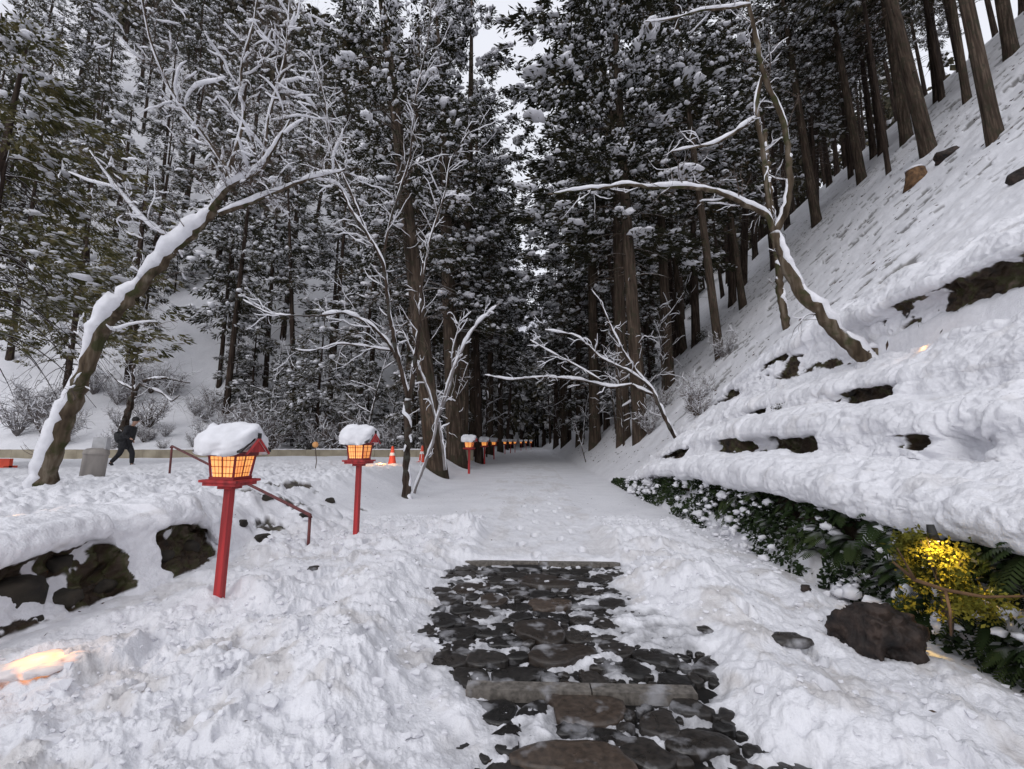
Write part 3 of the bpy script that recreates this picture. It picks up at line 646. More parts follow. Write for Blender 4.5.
# litter: needles, leaves and twigs lying on slope and path edges
n = 6500; x = rng.uniform(3.5, 26, n); y = rng.uniform(3.5, 40, n)
k = fbm(x*.6, y*1.0, 88, 3)+.3*rng.random(n) > .08; x, y = x[k], y[k]
x2 = rng.uniform(-6, 3, 1500); y2 = 1.2+13*rng.random(1500)**1.1; k = rng.random(1500) < .35; x = np.concatenate([x, x2[k]]); y = np.concatenate([y, y2[k]])
Bp = np.stack([x, y, nz_on(x, y)+.006], 1); n = len(x); D = unit(np.stack([rng.normal(-.5, .6, n), rng.normal(0, 1, n), rng.normal(-.1, .25, n)], 1))
d0 = .1; gx = (base(x+d0, y)-base(x-d0, y))/(2*d0); gy = (base(x, y+d0)-base(x, y-d0))/(2*d0); D[:, 2] = D[:, 0]*gx+D[:, 1]*gy+rng.normal(0, .15, n); D = unit(D)
L = rng.uniform(.02, .09, n)*(1+1.1*(y > 7)*(x > 3))*(1-.55*(x < 3.2)); v, f = leaves(Bp, D, L, L*rng.uniform(.06, .2, n)); o = fastmesh('forest_litter', v, f, M_litter, smooth=False); tag(o, 'dark needles and twigs scattered over the snow', 'litter', kind='stuff')
# ------------------------------------------------------------------ lanterns
def make_lantern(lit_power, label, loc, yaw=0., lean=0.):
    root = empty('lantern_post', loc, yaw, label=label, cat='lantern', group='red wooden lanterns along the left of the path')
    root.rotation_euler = (0, lean, yaw)
    B = MB(); B.box((0, 0, .45), (.040, .044, .65), top=(.95, .95)); B.build('post', M_red, root, smooth=False)
    B = MB(); B.box((0, 0, 1.085), (.20, .18, .018)); B.box((0, 0, 1.112), (.23, .205, .012)); B.box((0, 0, 1.05), (.09, .085, .02)); B.build('platform', M_red, root, smooth=False)
    B = MB(); h0, h1 = 1.125, 1.37; w0, w1 = .135, .165
    for sx in (-1, 1):
        for sy in (-1, 1): B.tube([(sx*w0, sy*w0, h0), (sx*w1, sy*w1, h1)], .0165, 4)
    B.box((0, 0, h0+.014), (w0+.018, w0+.018, .014)); B.box((0, 0, h1+.004), (w1+.022, w1+.022, .019))
    B.build('lantern_frame', M_redd, root, smooth=False)
    for ang in (0, PI/2, PI, -PI/2):
        ca, sa = math.cos(ang), math.sin(ang); T = np.array([[ca, sa, 0], [-sa, ca, 0], [0, 0, 1]])
        B = MB(); q = .008
        vv = np.array([(-w0+.012, -w0+q, h0+.028), (w0-.012, -w0+q, h0+.028), (w1-.014, -w1+q, h1-.016), (-w1+.014, -w1+q, h1-.016)]) @ T
        B.add(vv, [(0, 1, 2, 3)]); pn = B.build('paper_pane', M_paper, root, smooth=False)
        B = MB()
        for t in (-.67, -.34, .34, .67, 0):
            r_ = .0030 if t else .009
            B.tube(np.array([(t*(w0-.01), -w0, h0+.028), (t*(w1-.012), -w1, h1-.016)]) @ T, r_, 4)
        for t in (.18, .5, .82):
            w = w0+(w1-w0)*t; z = h0+.028+(h1-h0-.044)*t; B.tube(np.array([(-w, -w, z), (w, -w, z)]) @ T, .0028, 4)
        B.build('lattice', M_redd, pn, smooth=False)
    # roof: ridge along x, two slopes, dark edge boards
    B = MB(); ey, ez, rz_ = .255, 1.395, 1.545; ex = .295
    for s in (-1, 1):
        B.add([(-ex, s*ey, ez), (ex, s*ey, ez), (ex, 0, rz_), (-ex, 0, rz_), (-ex, s*ey, ez+.02), (ex, s*ey, ez+.02), (ex, 0, rz_+.022), (-ex, 0, rz_+.022)],
              [(0, 1, 2, 3), (4, 5, 6, 7), (0, 1, 5, 4), (1, 2, 6, 5), (3, 0, 4, 7)])
    roof = B.build('roof', M_black, root, smooth=False)
    B = MB()
    for x in (-.265, .285):
        B.add([(x, -.15, ez+.004), (x, .15, ez+.004), (x, 0, rz_-.03), (x+.02, -.15, ez+.004), (x+.02, .15, ez+.004), (x+.02, 0, rz_-.03)], [(0, 2, 1), (3, 4, 5), (0, 1, 4, 3), (1, 2, 5, 4), (2, 0, 3, 5)])
        for s in (-1, 1): B.tube([(x+.03, s*.19, ez-.012), (x+.03, 0, rz_-.01)], .016, 4)
    B.build('gable', M_red, roof, smooth=False)
    B = MB(); B.box((.30, 0, rz_+.008), (.026, .018, .02)); B.box((.30, 0, rz_+.034), (.032, .011, .009)); B.build('ridge_finial', M_black, roof, smooth=False)
    # snow cap
    v, f = ICO[4]; v = v.copy(); s = int(abs(loc[1])*100) % 97
    p = 5.; nn = (np.abs(v)**p).sum(1)**(1/p); v = v/nn[:, None]
    d = 1+.05*vn(v[:, 0]*2+s, v[:, 1]*2+v[:, 2], s)+.035*vn(v[:, 0]*5+s, v[:, 1]*5+v[:, 2]*4, s+1)+.015*vn(v[:, 0]*14+s, v[:, 1]*14+v[:, 2]*13, s+2)
    v = v*d[:, None]; hx, hy = .315, .285; X = v[:, 0]*hx-.02; Yy = v[:, 1]*hy
    rz = ez+.03+(rz_-ez)*(1-np.abs(Yy)/ey); top = rz*1.0+.0*ez
    Zz = np.where(v[:, 2] > -.15, top+(v[:, 2]+.15)*.105+.02*vn(v[:, 0]*3+s, v[:, 1]*3, s+4)-.005, rz-.045)
    v = np.stack([X, Yy, Zz], 1)
    fastmesh('snow_cap', v, f, M_load, roof)
    if lit_power: light('lantern_bulb', 'POINT', (0, 0, 1.25), lit_power, (1, .55, .2), .06, root)
    return root
def lan(px, py, depth=None, H=None):
    if depth is None: p = hit(px, py)
    else:
        p = at(px, py, depth)
    return p
p = hitf(219, 596); L1 = make_lantern(2.2, 'nearest and largest red lantern post with thick snow on its roof', p, math.radians(-4), math.radians(1.2)); L1.scale = (.80, .80, .92)
p = hitf(356, 533); L2 = make_lantern(2.0, 'second red lantern post, left of the slim snowy tree', p, math.radians(-8), 0); L2.scale = (.82, .82, .97)
print('LANTERNS', L1.location[:], L2.location[:])
far = [(469, 466, 21, 'red lantern post standing at the foot of the big cedar'), (484.5, 457, 30, 'red lantern post just beyond the big cedar trunks'), (494, 453, 38, 'third red lantern beyond the cedars, half hidden by thin trunks'), (505, 450, 54, 'leftmost of the tiny far lantern posts at the bend'), (510.5, 449, 58, 'second from left of the tiny far lantern posts'), (515, 448.5, 62, 'third from left of the tiny far lantern posts'), (521, 448, 76, 'fourth from left of the tiny far lantern posts'), (526, 447.5, 80, 'second from right of the tiny far lantern posts'), (531, 447.5, 84, 'rightmost of the tiny far lantern posts')]
for px, py, Y, lb in far:
    p = at(px, py, Y); zz = gz(p[0], p[1])
    o = copy_tree(L2); o.location = (p[0], p[1], zz-.05); o['label'] = lb; o.scale = (1.1, 1.1, 1.12)
# ------------------------------------------------------------------ handrail
def zp(px, py, Y): return at(px, py, Y)
B0 = zp(310, 515, 6.3); B1 = zp(308, 552, 6.3); U0 = zp(172, 446, 10.0); U1 = zp(169, 480, 10.0)
r_ = empty('handrail', (B1[0], B1[1], B1[2]), label='thin brown red iron handrail slanting down the snowy steps', cat='handrail')
def rel(p): return np.array(p)-np.array([B1[0], B1[1], B1[2]])
B = MB(); B.tube([rel(U0)+np.array([-.03, 0, -.04]), rel(U0), rel(U0+(B0-U0)*.5), rel(B0), rel(B0)+np.array([.02, -.01, -.04])], .024, 8); B.build('rail', M_iron, r_)
for a, c in ((B0, B1), (U0, U1)):
    B = MB(); B.tube([rel(a), rel(c)+np.array([0, 0, -.3])], .022, 8); B.build('post', M_iron, r_)
# ------------------------------------------------------------------ bin, cones, reflector, ground lamps, low wall
p = hit(92, 476); p[2] = gz(p[0], p[1]); zbin = p[2]
root = empty('bin', p, label='grey cylindrical bin with domed rim standing in the snow left of the walker', cat='bin')
root.rotation_euler = (0, math.radians(3), .3)
B = MB(); th = 32; B.tube([(0, 0, -.15), (0, 0, .55), (0, 0, .56)], [.23, .23, .235], th); B.build('body', M_conc, root)
B = MB(); B.tube([(0, 0, .562), (0, 0, .585), (0, 0, .66), (0, 0, .70), (0, 0, .715)], [.245, .248, .235, .18, .10], th); B.build('lid', M_conc, root)
B = MB(); B.box((-.0, .12, .80), (.17, .02, .17)); B.box((.17, .05, .80), (.015, .09, .17)); o = B.build('back_panel', M_pale, root, smooth=False)
def cone(px, py, Y, H, lb):
    p = at(px, py, Y); r = empty('traffic_cone', (p[0], p[1], gz(p[0], p[1])-.03), label=lb, cat='traffic cone', group='red traffic cones on the snowy forecourt')
    B = MB(); B.tube([(0, 0, .03), (0, 0, .08), (0, 0, H*.95), (0, 0, H)], [.17, .15, .045, .03], 18); B.build('cone_body', M_cone, r)
    B = MB(); B.box((0, 0, .02), (.2, .2, .02)); B.build('base', M_cone, r, smooth=False)
    B = MB(); B.tube([(0, 0, H*.5), (0, 0, H*.65)], [.108, .088], 18, cap=False); B.build('white_band', M_white, r)
cone(392, 466, 17, .72, 'red traffic cone right of the second lantern beside a ground light')
cone(422, 465, 19, .72, 'red traffic cone left of the big cedar trunks')
cone(437, 463, 19, .55, 'small red traffic cone seen between the tree stems')
def glow(px, py, lb, e, s, mt=None, zoff=0.0, disc=True):
    p = hit(px, py); z = gz(p[0], p[1])+zoff
    r = empty('ground_light', (p[0], p[1], z), label=lb, cat='ground light', group='warm lamps buried in the snow')
    B = MB(); B.tube([(0, 0, -.12), (0, 0, -.03), (0, 0, -.01)], [s*.4, s*.5, s*.5], 20); B.build('housing', M_black, r)
    v, f = ICO[4]; v = v*np.array([s, s, s*.2]); d = 1+.25*vn(v[:, 0]*11, v[:, 1]*11, 5)+.12*vn(v[:, 0]*30, v[:, 1]*30, 6); v = v*d[:, None]
    fastmesh('glowing_dome', v, f, mt or M_lamp, r)
    light('ground_bulb', 'POINT', (0, 0, .10+s*.5), e*.8, (1, .46, .12), .04, r)
    return r
g1 = glow(40, 684, 'bright ground lamp glowing through the snow in the lower left corner', .8, .20, zoff=.03); g1.scale = (1.05, .8, 1); g1.rotation_euler[2] = .5
g2 = glow(381, 464, 'small bright ground lamp at the base of the red cone', 22, .20)
g3 = glow(433, 460, 'small ground lamp shining low behind the slim snowy trees', 6, .12)
# hidden lamp tinting the bank top at far left
g4 = glow(0, 618, 'dim ground lamp at the left edge below the bare bank', 2.2, .04)
g5 = glow(2, 528, 'dim ground lamp on top of the snow bank at the left edge', 2.4, .04)
g6 = glow(922, 352, 'faint warm ground lamp in the snow under the right rock face', .6, .022, M_lampsoft)
# reflector post
p = hit(314, 470); root = empty('reflector_post', (p[0], p[1], gz(p[0], p[1])-.05), label='thin bent post with a small round orange reflector left of the second lantern', cat='reflector post')
B = MB(); B.tube([(0.03, 0, 0), (.06, 0, .3), (.02, 0, .55), (0, 0, .72)], .012, 6); B.build('stem', M_twig, root)
B = MB(); B.tube([(0, -.02, .78), (0, .02, .78)], [.085, .085], 18); B.build('reflector', simple('orange_reflector', (.55, .25, .08), (.8, .42, .16), 8, .4), root)
# red barrier at the far left edge
p = at(2, 466, 14); root = empty('red_barrier', (p[0]-.2, p[1], gz(p[0], p[1])), label='low red snow covered barrier at the left edge of the forecourt', cat='barrier')
B = MB(); B.box((0, 0, .15), (.5, .05, .16)); B.box((-.45, 0, .03), (.05, .2, .05)); B.box((.45, 0, .03), (.05, .2, .05)); B.build('board', M_cone, root, smooth=False)
# low wall across the road
B = MB(); xs = np.linspace(-40, -3.2, 47)
for a, c in zip(xs[:-1], xs[1:]):
    y = 25.0; z = .62; B.box(((a+c)/2, y, z+.12), ((c-a)/2-.006, .13, .30)); 
o = B.build('low_wall', M_stonewall, smooth=False); tag(o, 'long low beige stone wall across the far side of the snowy forecourt', 'wall')
C = np.stack([rng.uniform(-40, -3.2, 130), np.full(130, 25.02), np.full(130, 1.055)], 1); R = np.stack([rng.uniform(.3, .7, 130), np.full(130, .15), rng.uniform(.02, .06, 130)], 1)
tv, tf = ICO[2]; v1 = (tv[None]*R[:, None]+C[:, None]).reshape(-1, 3); f1 = (tf[None]+(np.arange(130)*len(tv))[:, None, None]).reshape(-1, 3)
oo = fastmesh('snow_coping', v1, f1, M_load, o)
# snow covered mounds / low hedges in front of the hillside handled by shrubs below
# overhead cable
pts = [at(px, py, Y) for px, py, Y in ((-60, -40, 9), (40, 0, 9.5), (100, 25, 10), (150, 44, 10.5), (210, 70, 11.3), (300, 100, 13))]
B = MB(); B.tube(pts, .012, 5); tag(B.build('overhead_cable', M_wire), 'thin black cable sagging across the upper left corner', 'cable')
# ------------------------------------------------------------------ person
def skin(name, joints, edges, radii, m, parent, sub=2):
    me = bpy.data.meshes.new(name); me.from_pydata(joints, edges, []); me.materials.append(m)
    o = bpy.data.objects.new(name, me); COL.objects.link(o); o.parent = parent
    md = o.modifiers.new('skin', 'SKIN'); md.use_smooth_shade = True
    for i, r in enumerate(radii):
        sv = me.skin_vertices[0].data[i]; sv.radius = (r, r) if not isinstance(r, tuple) else r; sv.use_root = (i == 0)
    s = o.modifiers.new('sub', 'SUBSURF'); s.levels = sub; s.render_levels = sub
    return o
M_skin = simple('skin', (.35, .20, .14), (.45, .27, .20), 5, .6); M_coat = simple('black_coat', (.008, .008, .010), (.022, .022, .026), 9, .8); M_trs = simple('black_trousers', (.006, .006, .008), (.016, .016, .019), 9, .8)
M_hair = simple('black_hair', (.006, .005, .005), (.016, .014, .012), 20, .6); M_bag = simple('dark_bag', (.006, .006, .007), (.014, .014, .015), 9, .6)
pp = hit(123, 463); pz = gz(pp[0], pp[1]); SC = 1.08
man = empty('person', (pp[0], pp[1], pz-.02), .12, label='person in a dark coat and trousers striding right, leaning forward past the bin', cat='person'); man.scale = (SC,)*3
J = {'pel': (0, 0, .90), 'wai': (.03, 0, 1.05), 'che': (.11, 0, 1.28), 'nk': (.19, 0, 1.44), 'nk2': (.22, 0, 1.50), 'hd': (.27, 0, 1.59), 'hd2': (.29, 0, 1.68),
     'lsh': (.13, .17, 1.38), 'lel': (.02, .22, 1.13), 'lha': (.12, .20, .92), 'lfi': (.16, .19, .84), 'rsh': (.13, -.17, 1.38), 'rel': (.10, -.23, 1.12), 'rha': (.30, -.19, 1.00), 'rfi': (.37, -.17, .96),
     'lhi': (0, .09, .86), 'lkn': (.20, .10, .50), 'lan': (.22, .10, .09), 'lto': (.38, .11, .045), 'rhi': (0, -.09, .86), 'rkn': (-.06, -.10, .48), 'ran': (-.34, -.10, .16), 'rto': (-.24, -.11, .045)}
ks = list(J); ix = {k: i for i, k in enumerate(ks)}
E = [('pel', 'wai'), ('wai', 'che'), ('che', 'nk'), ('nk', 'nk2'), ('nk2', 'hd'), ('hd', 'hd2'), ('che', 'lsh'), ('lsh', 'lel'), ('lel', 'lha'), ('lha', 'lfi'), ('che', 'rsh'), ('rsh', 'rel'), ('rel', 'rha'), ('rha', 'rfi'), ('pel', 'lhi'), ('lhi', 'lkn'), ('lkn', 'lan'), ('lan', 'lto'), ('pel', 'rhi'), ('rhi', 'rkn'), ('rkn', 'ran'), ('ran', 'rto')]
RD = dict(pel=.12, wai=.115, che=.13, nk=.055, nk2=.05, hd=.095, hd2=.075, lsh=.06, lel=.042, lha=.03, lfi=.022, rsh=.06, rel=.042, rha=.03, rfi=.022, lhi=.095, lkn=.066, lan=.046, lto=.035, rhi=.095, rkn=.066, ran=.046, rto=.035)
skin('body', [J[k] for k in ks], [(ix[a], ix[c]) for a, c in E], [RD[k] for k in ks], M_skin, man)
def sub_skin(name, keys, edges, grow, m):
    ii = {k: i for i, k in enumerate(keys)}
    return skin(name, [J[k] for k in keys], [(ii[a], ii[c]) for a, c in edges], [RD[k]+grow(k) for k in keys], m, man)
J['hem'] = (-.05, 0, .62); RD['hem'] = .17
sub_skin('coat', ['pel', 'hem', 'wai', 'che', 'nk', 'lsh', 'lel', 'lha', 'rsh', 'rel', 'rha'], [('pel', 'hem'), ('pel', 'wai'), ('wai', 'che'), ('che', 'nk'), ('che', 'lsh'), ('lsh', 'lel'), ('lel', 'lha'), ('che', 'rsh'), ('rsh', 'rel'), ('rel', 'rha')], lambda k: .055 if k in ('pel', 'wai', 'che', 'hem') else .035, M_coat)
sub_skin('trousers', ['pel', 'lhi', 'lkn', 'lan', 'rhi', 'rkn', 'ran'], [('pel', 'lhi'), ('lhi', 'lkn'), ('lkn', 'lan'), ('pel', 'rhi'), ('rhi', 'rkn'), ('rkn', 'ran')], lambda k: .02, M_trs)
for sd in 'lr':
    a = J[sd+'an']; t = J[sd+'to']; skin('shoe', [(a[0]-.05, a[1], max(a[2]-.04, .04)), a, ((a[0]+t[0])/2, t[1], (a[2]+t[2])/2), t], [(0, 1), (1, 2), (2, 3)], [.04, .05, .048, .042], M_trs, man)
v, f = ICO[3]; v = v*np.array([.118, .10, .105])+np.array([.265, 0, 1.685]); fastmesh('hair', v, f, M_hair, man)
v, f = ICO[2]; v = v*np.array([.022, .016, .02])+np.array([.385, 0, 1.62]); fastmesh('nose', v, f, M_skin, man)
bagr = empty('shoulder_bag', (pp[0]-.22*SC, pp[1], pz+1.02*SC), .12, label='dark bulky bag carried behind the striding person', cat='bag')
v, f = ICO[3]; v = np.sign(v)*np.abs(v)**.8*np.array([.16, .17, .24]); v[:, 0] += -.25*v[:, 2]; fastmesh('bag_body', v, f, M_bag, bagr)
B = MB(); B.tube([(-.05, -.1, .15), (.10, -.2, .35), (.32, -.2, .42), (.36, -.17, .2)], .018, 6); B.build('strap', M_bag, bagr)
# ------------------------------------------------------------------ trees: cedar prototypes
def leaf_cloud(C, s, per, L, W, droop=-.45):
    n = len(C)*per; Bp = np.repeat(C, per, 0); off = unit(rng.normal(size=(n, 3)))*(rng.random((n, 1))**.5); ss = np.repeat(s, per)[:, None]
    Bp = Bp+off*ss*np.array([1, 1, .75]); ow = unit(np.repeat(C, per, 0)*np.array([1, 1, 0])+1e-6) if len(C) < 5000 else 0
    D = unit(off*np.array([.7, .7, .35])+ow*.75+np.array([0, 0, droop])+rng.normal(0, .28, (n, 3)))
    l = rng.uniform(.6, 1.3, n)*L; return leaves(Bp, D, l, l*W)
def crown(seed, H, R, nb, ncl, per, L, snow_p, mf, sub=1, shape=.5, droop=.35, ms=None, W=.16, cs=.26, sn=.6):
    """crown of drooping boughs; returns (foliage object, snow object, branch polylines) modelled from z=0..H"""
    global rng
    keep = rng; rng = np.random.default_rng(seed)
    CC = []; SS = []; BR_ = []; SB_ = []
    for i in range(nb):
        t = (i+rng.random())/nb; z = t*H; ln = R*(1-t**2.6)*rng.uniform(.6, 1.15)*(.55+.45*min(1, t*5+.3))+.25; az = rng.uniform(0, 2*PI)
        el = .15+.5*t; u = np.linspace(0, 1, 7); hx, hy = math.cos(az), math.sin(az); bend = rng.normal(0, .25)
        rr = u*ln; P = np.stack([rr*hx-bend*u**2*ln*hy*.5, rr*hy+bend*u**2*ln*hx*.5, z+rr*math.tan(el)*.6-droop*rr*u], 1); BR_.append(P)
        m = max(2, int(ncl*ln/R))
        q = rng.uniform(.3, 1.03, m)
        c = np.stack([np.interp(q, u, P[:, k]) for k in range(3)], 1)+rng.normal(0, .16, (m, 3))*np.array([1, 1, .7])*(ln/R+.3)*R*.35
        if sub == 2 and rng.random() < .75:
            kq = rng.uniform(.3, 1., 14); SB_.append(np.stack([np.interp(kq, u, P[:, k]) for k in range(3)], 1)+rng.normal(0, .035, (14, 3))+np.array([0, 0, .05]))
        CC.append(c); SS.append(rng.uniform(.55, 1.25, m)*cs)
    C = np.concatenate(CC); s = np.concatenate(SS)
    v, f = leaf_cloud(C, s, per, L, W); fo = fastmesh('crown', v, f, mf, smooth=False)
    k = rng.random(len(C)) < snow_p*(.45+.75*(vn(C[:, 0]*.55+seed, C[:, 2]*.55+C[:, 1]*.4, seed) > -.15)); Cs = C[k]; ssz = s[k]*np.clip(np.exp(rng.normal(-.42, .42, k.sum())), .2, 1.15)*sn
    Rr = np.stack([ssz*rng.uniform(.8, 1.5, len(ssz)), ssz*rng.uniform(.6, 1., len(ssz)), ssz*rng.uniform(.4, .75, len(ssz))], 1)
    v, f = blobs(Cs+np.stack([0*ssz, 0*ssz, s[k]*.55], 1), Rr, sub, .42)
    # little extra dabs
    m = int(len(C)*.75*snow_p); j = rng.integers(0, len(C), m); d = unit(rng.normal(size=(m, 3))); d[:, 2] = np.abs(d[:, 2])*.6
    z2 = rng.uniform(.02, .06, m)*sn*2.0*(cs/.26); v2, f2 = blobs(C[j]+d*s[j][:, None]*.95, np.stack([z2*1.4, z2, z2*.6], 1), 1, .4)
    v3 = [v, v2]; f3 = [f, f2+len(v)]; c0 = len(v)+len(v2)
    if SB_:
        cq = np.concatenate(SB_); rq = np.exp(rng.normal(-3.05, .4, len(cq))); vq, fq = blobs(cq, np.stack([rq*1.6, rq*1.2, rq*.8], 1), 1, .4); v3.append(vq); f3.append(fq+c0)
    so = fastmesh('snow_load', np.concatenate(v3), np.concatenate(f3), M_load, fo)
    rng = keep
    for o in (fo, so): pass
    return fo, so, BR_
def trunk_obj(seed, H, r0, lean_seq=None, m=None, BR_=None, z0=0, stubs=14, n=14, flare=.24, parent=None, rb=.035):
    r = np.random.default_rng(seed); B = MB(); k = 16; t = np.linspace(0, 1, k)**1.3; t[1] = .01; t[2] = .03; t=np.sort(t)
    P = np.stack([r.normal(0, .02)*t*H+.10*np.sin(t*5+r.uniform(0, 6))*t, .10*np.sin(t*4+r.uniform(0, 6))*t, t*H-.5*(t == 0)], 1)
    P[:, 0] -= P[1, 0]*0
    rad = r0*((1-t)**.75*.94+.06)+r0*flare*np.exp(-t*H/.45)
    B.tube(P, rad, n)
    for i in range(stubs):
        z = r.uniform(.12, .6)*H; a = r.uniform(0, 2*PI); ln = r.uniform(.3, 1.5); x0 = np.interp(z, P[:, 2], P[:, 0]); y0 = np.interp(z, P[:, 2], P[:, 1])
        B.tube([(x0, y0, z), (x0+math.cos(a)*ln*.5, y0+math.sin(a)*ln*.5, z+.05*ln), (x0+math.cos(a)*ln, y0+math.sin(a)*ln, z-.12*ln)], [.03, .018, .006], 5)
    if BR_:
        for Q in BR_:
            Q = Q+np.array([0, 0, z0]); x0 = np.interp(Q[0, 2], P[:, 2], P[:, 0]); y0 = np.interp(Q[0, 2], P[:, 2], P[:, 1]); B.tube(Q+np.array([x0, y0, 0]), np.linspace(rb, .008, len(Q)), 5)
    return B.build('trunk', m or M_cedar, parent)
class Proto: pass
def make_proto(seed, H, z0, R, r0, near, mf=None, mb=None, **k):
    p = Proto(); p.H = H; p.z0 = z0; p.r0 = r0
    cfg = dict(nb=105, ncl=11, per=30, L=.19, snow_p=.62, sub=2) if near else dict(nb=64, ncl=7, per=15, L=.42, snow_p=.7, sub=1, cs=.42, sn=.75, W=.14)
    cfg.update(k)
    fo, so, br = crown(seed, H-z0, R, mf=mf or M_fol, **cfg)
    tr = trunk_obj(seed+1, H, r0, m=mb or M_cedar, BR_=br[:60 if near else 30], z0=z0, n=18 if near else 9)
    p.fo, p.so, p.tr = fo, so, tr
    for o in (fo, so, tr): o.hide_render = True; o.hide_viewport = True
    return p
protos = {}
for i in range(3): protos['n%d' % i] = make_proto(300+i*7, 28, 7.0, 3.3, .42, True, nb=112, ncl=11, sn=.75, snow_p=.68)
for i in range(4): protos['f%d' % i] = make_proto(400+i*7, 26, 5.0+i, 3.0, .36, False, mf=M_folhaze, mb=M_cedard)
for i in range(2): protos['o%d' % i] = make_proto(500+i*7, 16, 3.2, 4.2, .30, True, mf=M_olive, mb=M_cedard, droop=.75, L=.22, snow_p=.5, nb=95)
for i in range(3): protos['s%d' % i] = make_proto(600+i*7, 9, .7, 2.0, .12, False, mf=M_folhaze, mb=M_cedard, nb=60, L=.26, cs=.28, per=22, ncl=7)
def put(kind, loc, label, cat='cedar tree', group=None, name='cedar_tree', rad=None, H=None, crown_up=0, tilt=(0, 0), rz=None, cr=1.0, has_crown=True):
    p = protos[kind]; root = empty(name, loc, label=label, cat=cat, group=group)
    root.rotation_euler = (tilt[1], tilt[0], 0)
    hs = (H or p.H)/p.H; rs = (rad or p.r0*hs)/p.r0; rz = rng.uniform(0, 2*PI) if rz is None else rz
    t = p.tr.copy(); COL.objects.link(t); t.parent = root; t.scale = (rs, rs, hs); t.rotation_euler[2] = rz; t.hide_render = False; t.hide_viewport = False
    c = p.fo.copy(); COL.objects.link(c); c.parent = root; c.location = (0, 0, p.z0*hs+crown_up); c.scale = (hs*cr, hs*cr, hs*(1-crown_up/(p.H*hs))); c.rotation_euler[2] = rz; c.hide_render = False; c.hide_viewport = False
    s = p.so.copy(); COL.objects.link(s); s.parent = c; s.hide_render = False; s.hide_viewport = False
    return root
# pixel-measured cedars: foot (px,py), width px, upper point of the stem (px,py), label
def lean_from(foot, px, py):
    """tilt (about y, about x) so that the stem passes through the pixel, leaning only sideways"""
    q = at(px, py, foot[1]); dx = q[0]-foot[0]; dz = q[2]-foot[2]; return math.atan2(dx, dz)
TREES = [
 ((995, 136), 25, (965, 0), 'thick cedar trunk highest and furthest right on the snowy slope', 'n0', 4),
 ((929, 152), 24, (888, 0), 'thick curved cedar trunk just above the cut stump on the slope', 'n1', 4),
 ((967, 99), 13, (951, 0), 'cedar between the two thickest trunks at the upper right', 'n2', 3),
 ((942, 99), 10, (929, 13), 'slim cedar left of the straight cedar at the upper right', 'f0', 2),
 ((889, 175), 8, (864, 0), 'very thin cedar standing left of the cut stump', 'f1', 5),
 ((862, 180), 14, (832, 0), 'brown cedar with a thinner trunk touching its left side', 'n2', 4),
 ((851, 177), 8, (838, 60), 'thin cedar touching the left side of a thicker trunk', 'f2', 4),
 ((817, 223), 14, (790, 50), 'cedar right of the forked mossy tree on the upper slope', 'n0', 4),
 ((796, 206), 13, (782, 66), 'dark cedar close behind the forked mossy tree', 'n1', 4),
 ((743, 305), 10, (722, 150), 'cedar standing mid slope left of the forked mossy tree', 'n2', 4),
 ((720, 356), 12, (690, 130), 'slim straight brown cedar on the open slope right of the path', 'n0', 4),
 ((684, 352), 9, (668, 200), 'slim cedar behind a snowy shrub on the slope', 'n1', 4),
 ((641, 437), 20, (618, 150), 'big cedar at the foot of the slope right of the path', 'n1', 3),
 ((628, 420), 8, (606, 230), 'thin dark cedar leaning just behind the big right cedar', 'f1', 5),
 ((556, 447), 7, (556, 300), 'thin straight cedar on the right edge of the path far ahead', 'f2', 5),
 ((566, 438), 6, (566, 300), 'thin dark trunk just right of the far path end', 'f0', 5),
 ((437, 472), 26, (392, 100), 'big reddish cedar leaning left behind the slim snowy tree', 'n2', 2),
 ((457, 463), 24, (440, 0), 'big dark cedar beside the lantern left of the path', 'n0', 0.5),
 ((63, 416), 11, (76, 330), 'conifer with olive boughs standing behind the leaning tree', 'o0', 2.5),
]
for foot, w, top, lb, kind, cu in TREES:
    p = hit(*foot); d = float(np.linalg.norm(p-CAM)*1.0); Y = float(np.dot(p-CAM, fw)); rad = max(.08, w*Y/F/2*.80*(Y/float(np.linalg.norm(p-CAM))))
    if kind[0] == 'n': rad = min(rad, .62)
    tl = lean_from(p, *top); tl = max(-.22, min(.22, tl))
    H = 29 if kind[0] != 'o' else 17
    put(kind, (p[0], p[1], p[2]-.1), lb, group=None, rad=rad, H=H, crown_up=cu, tilt=(tl, 0), name='cedar_tree')
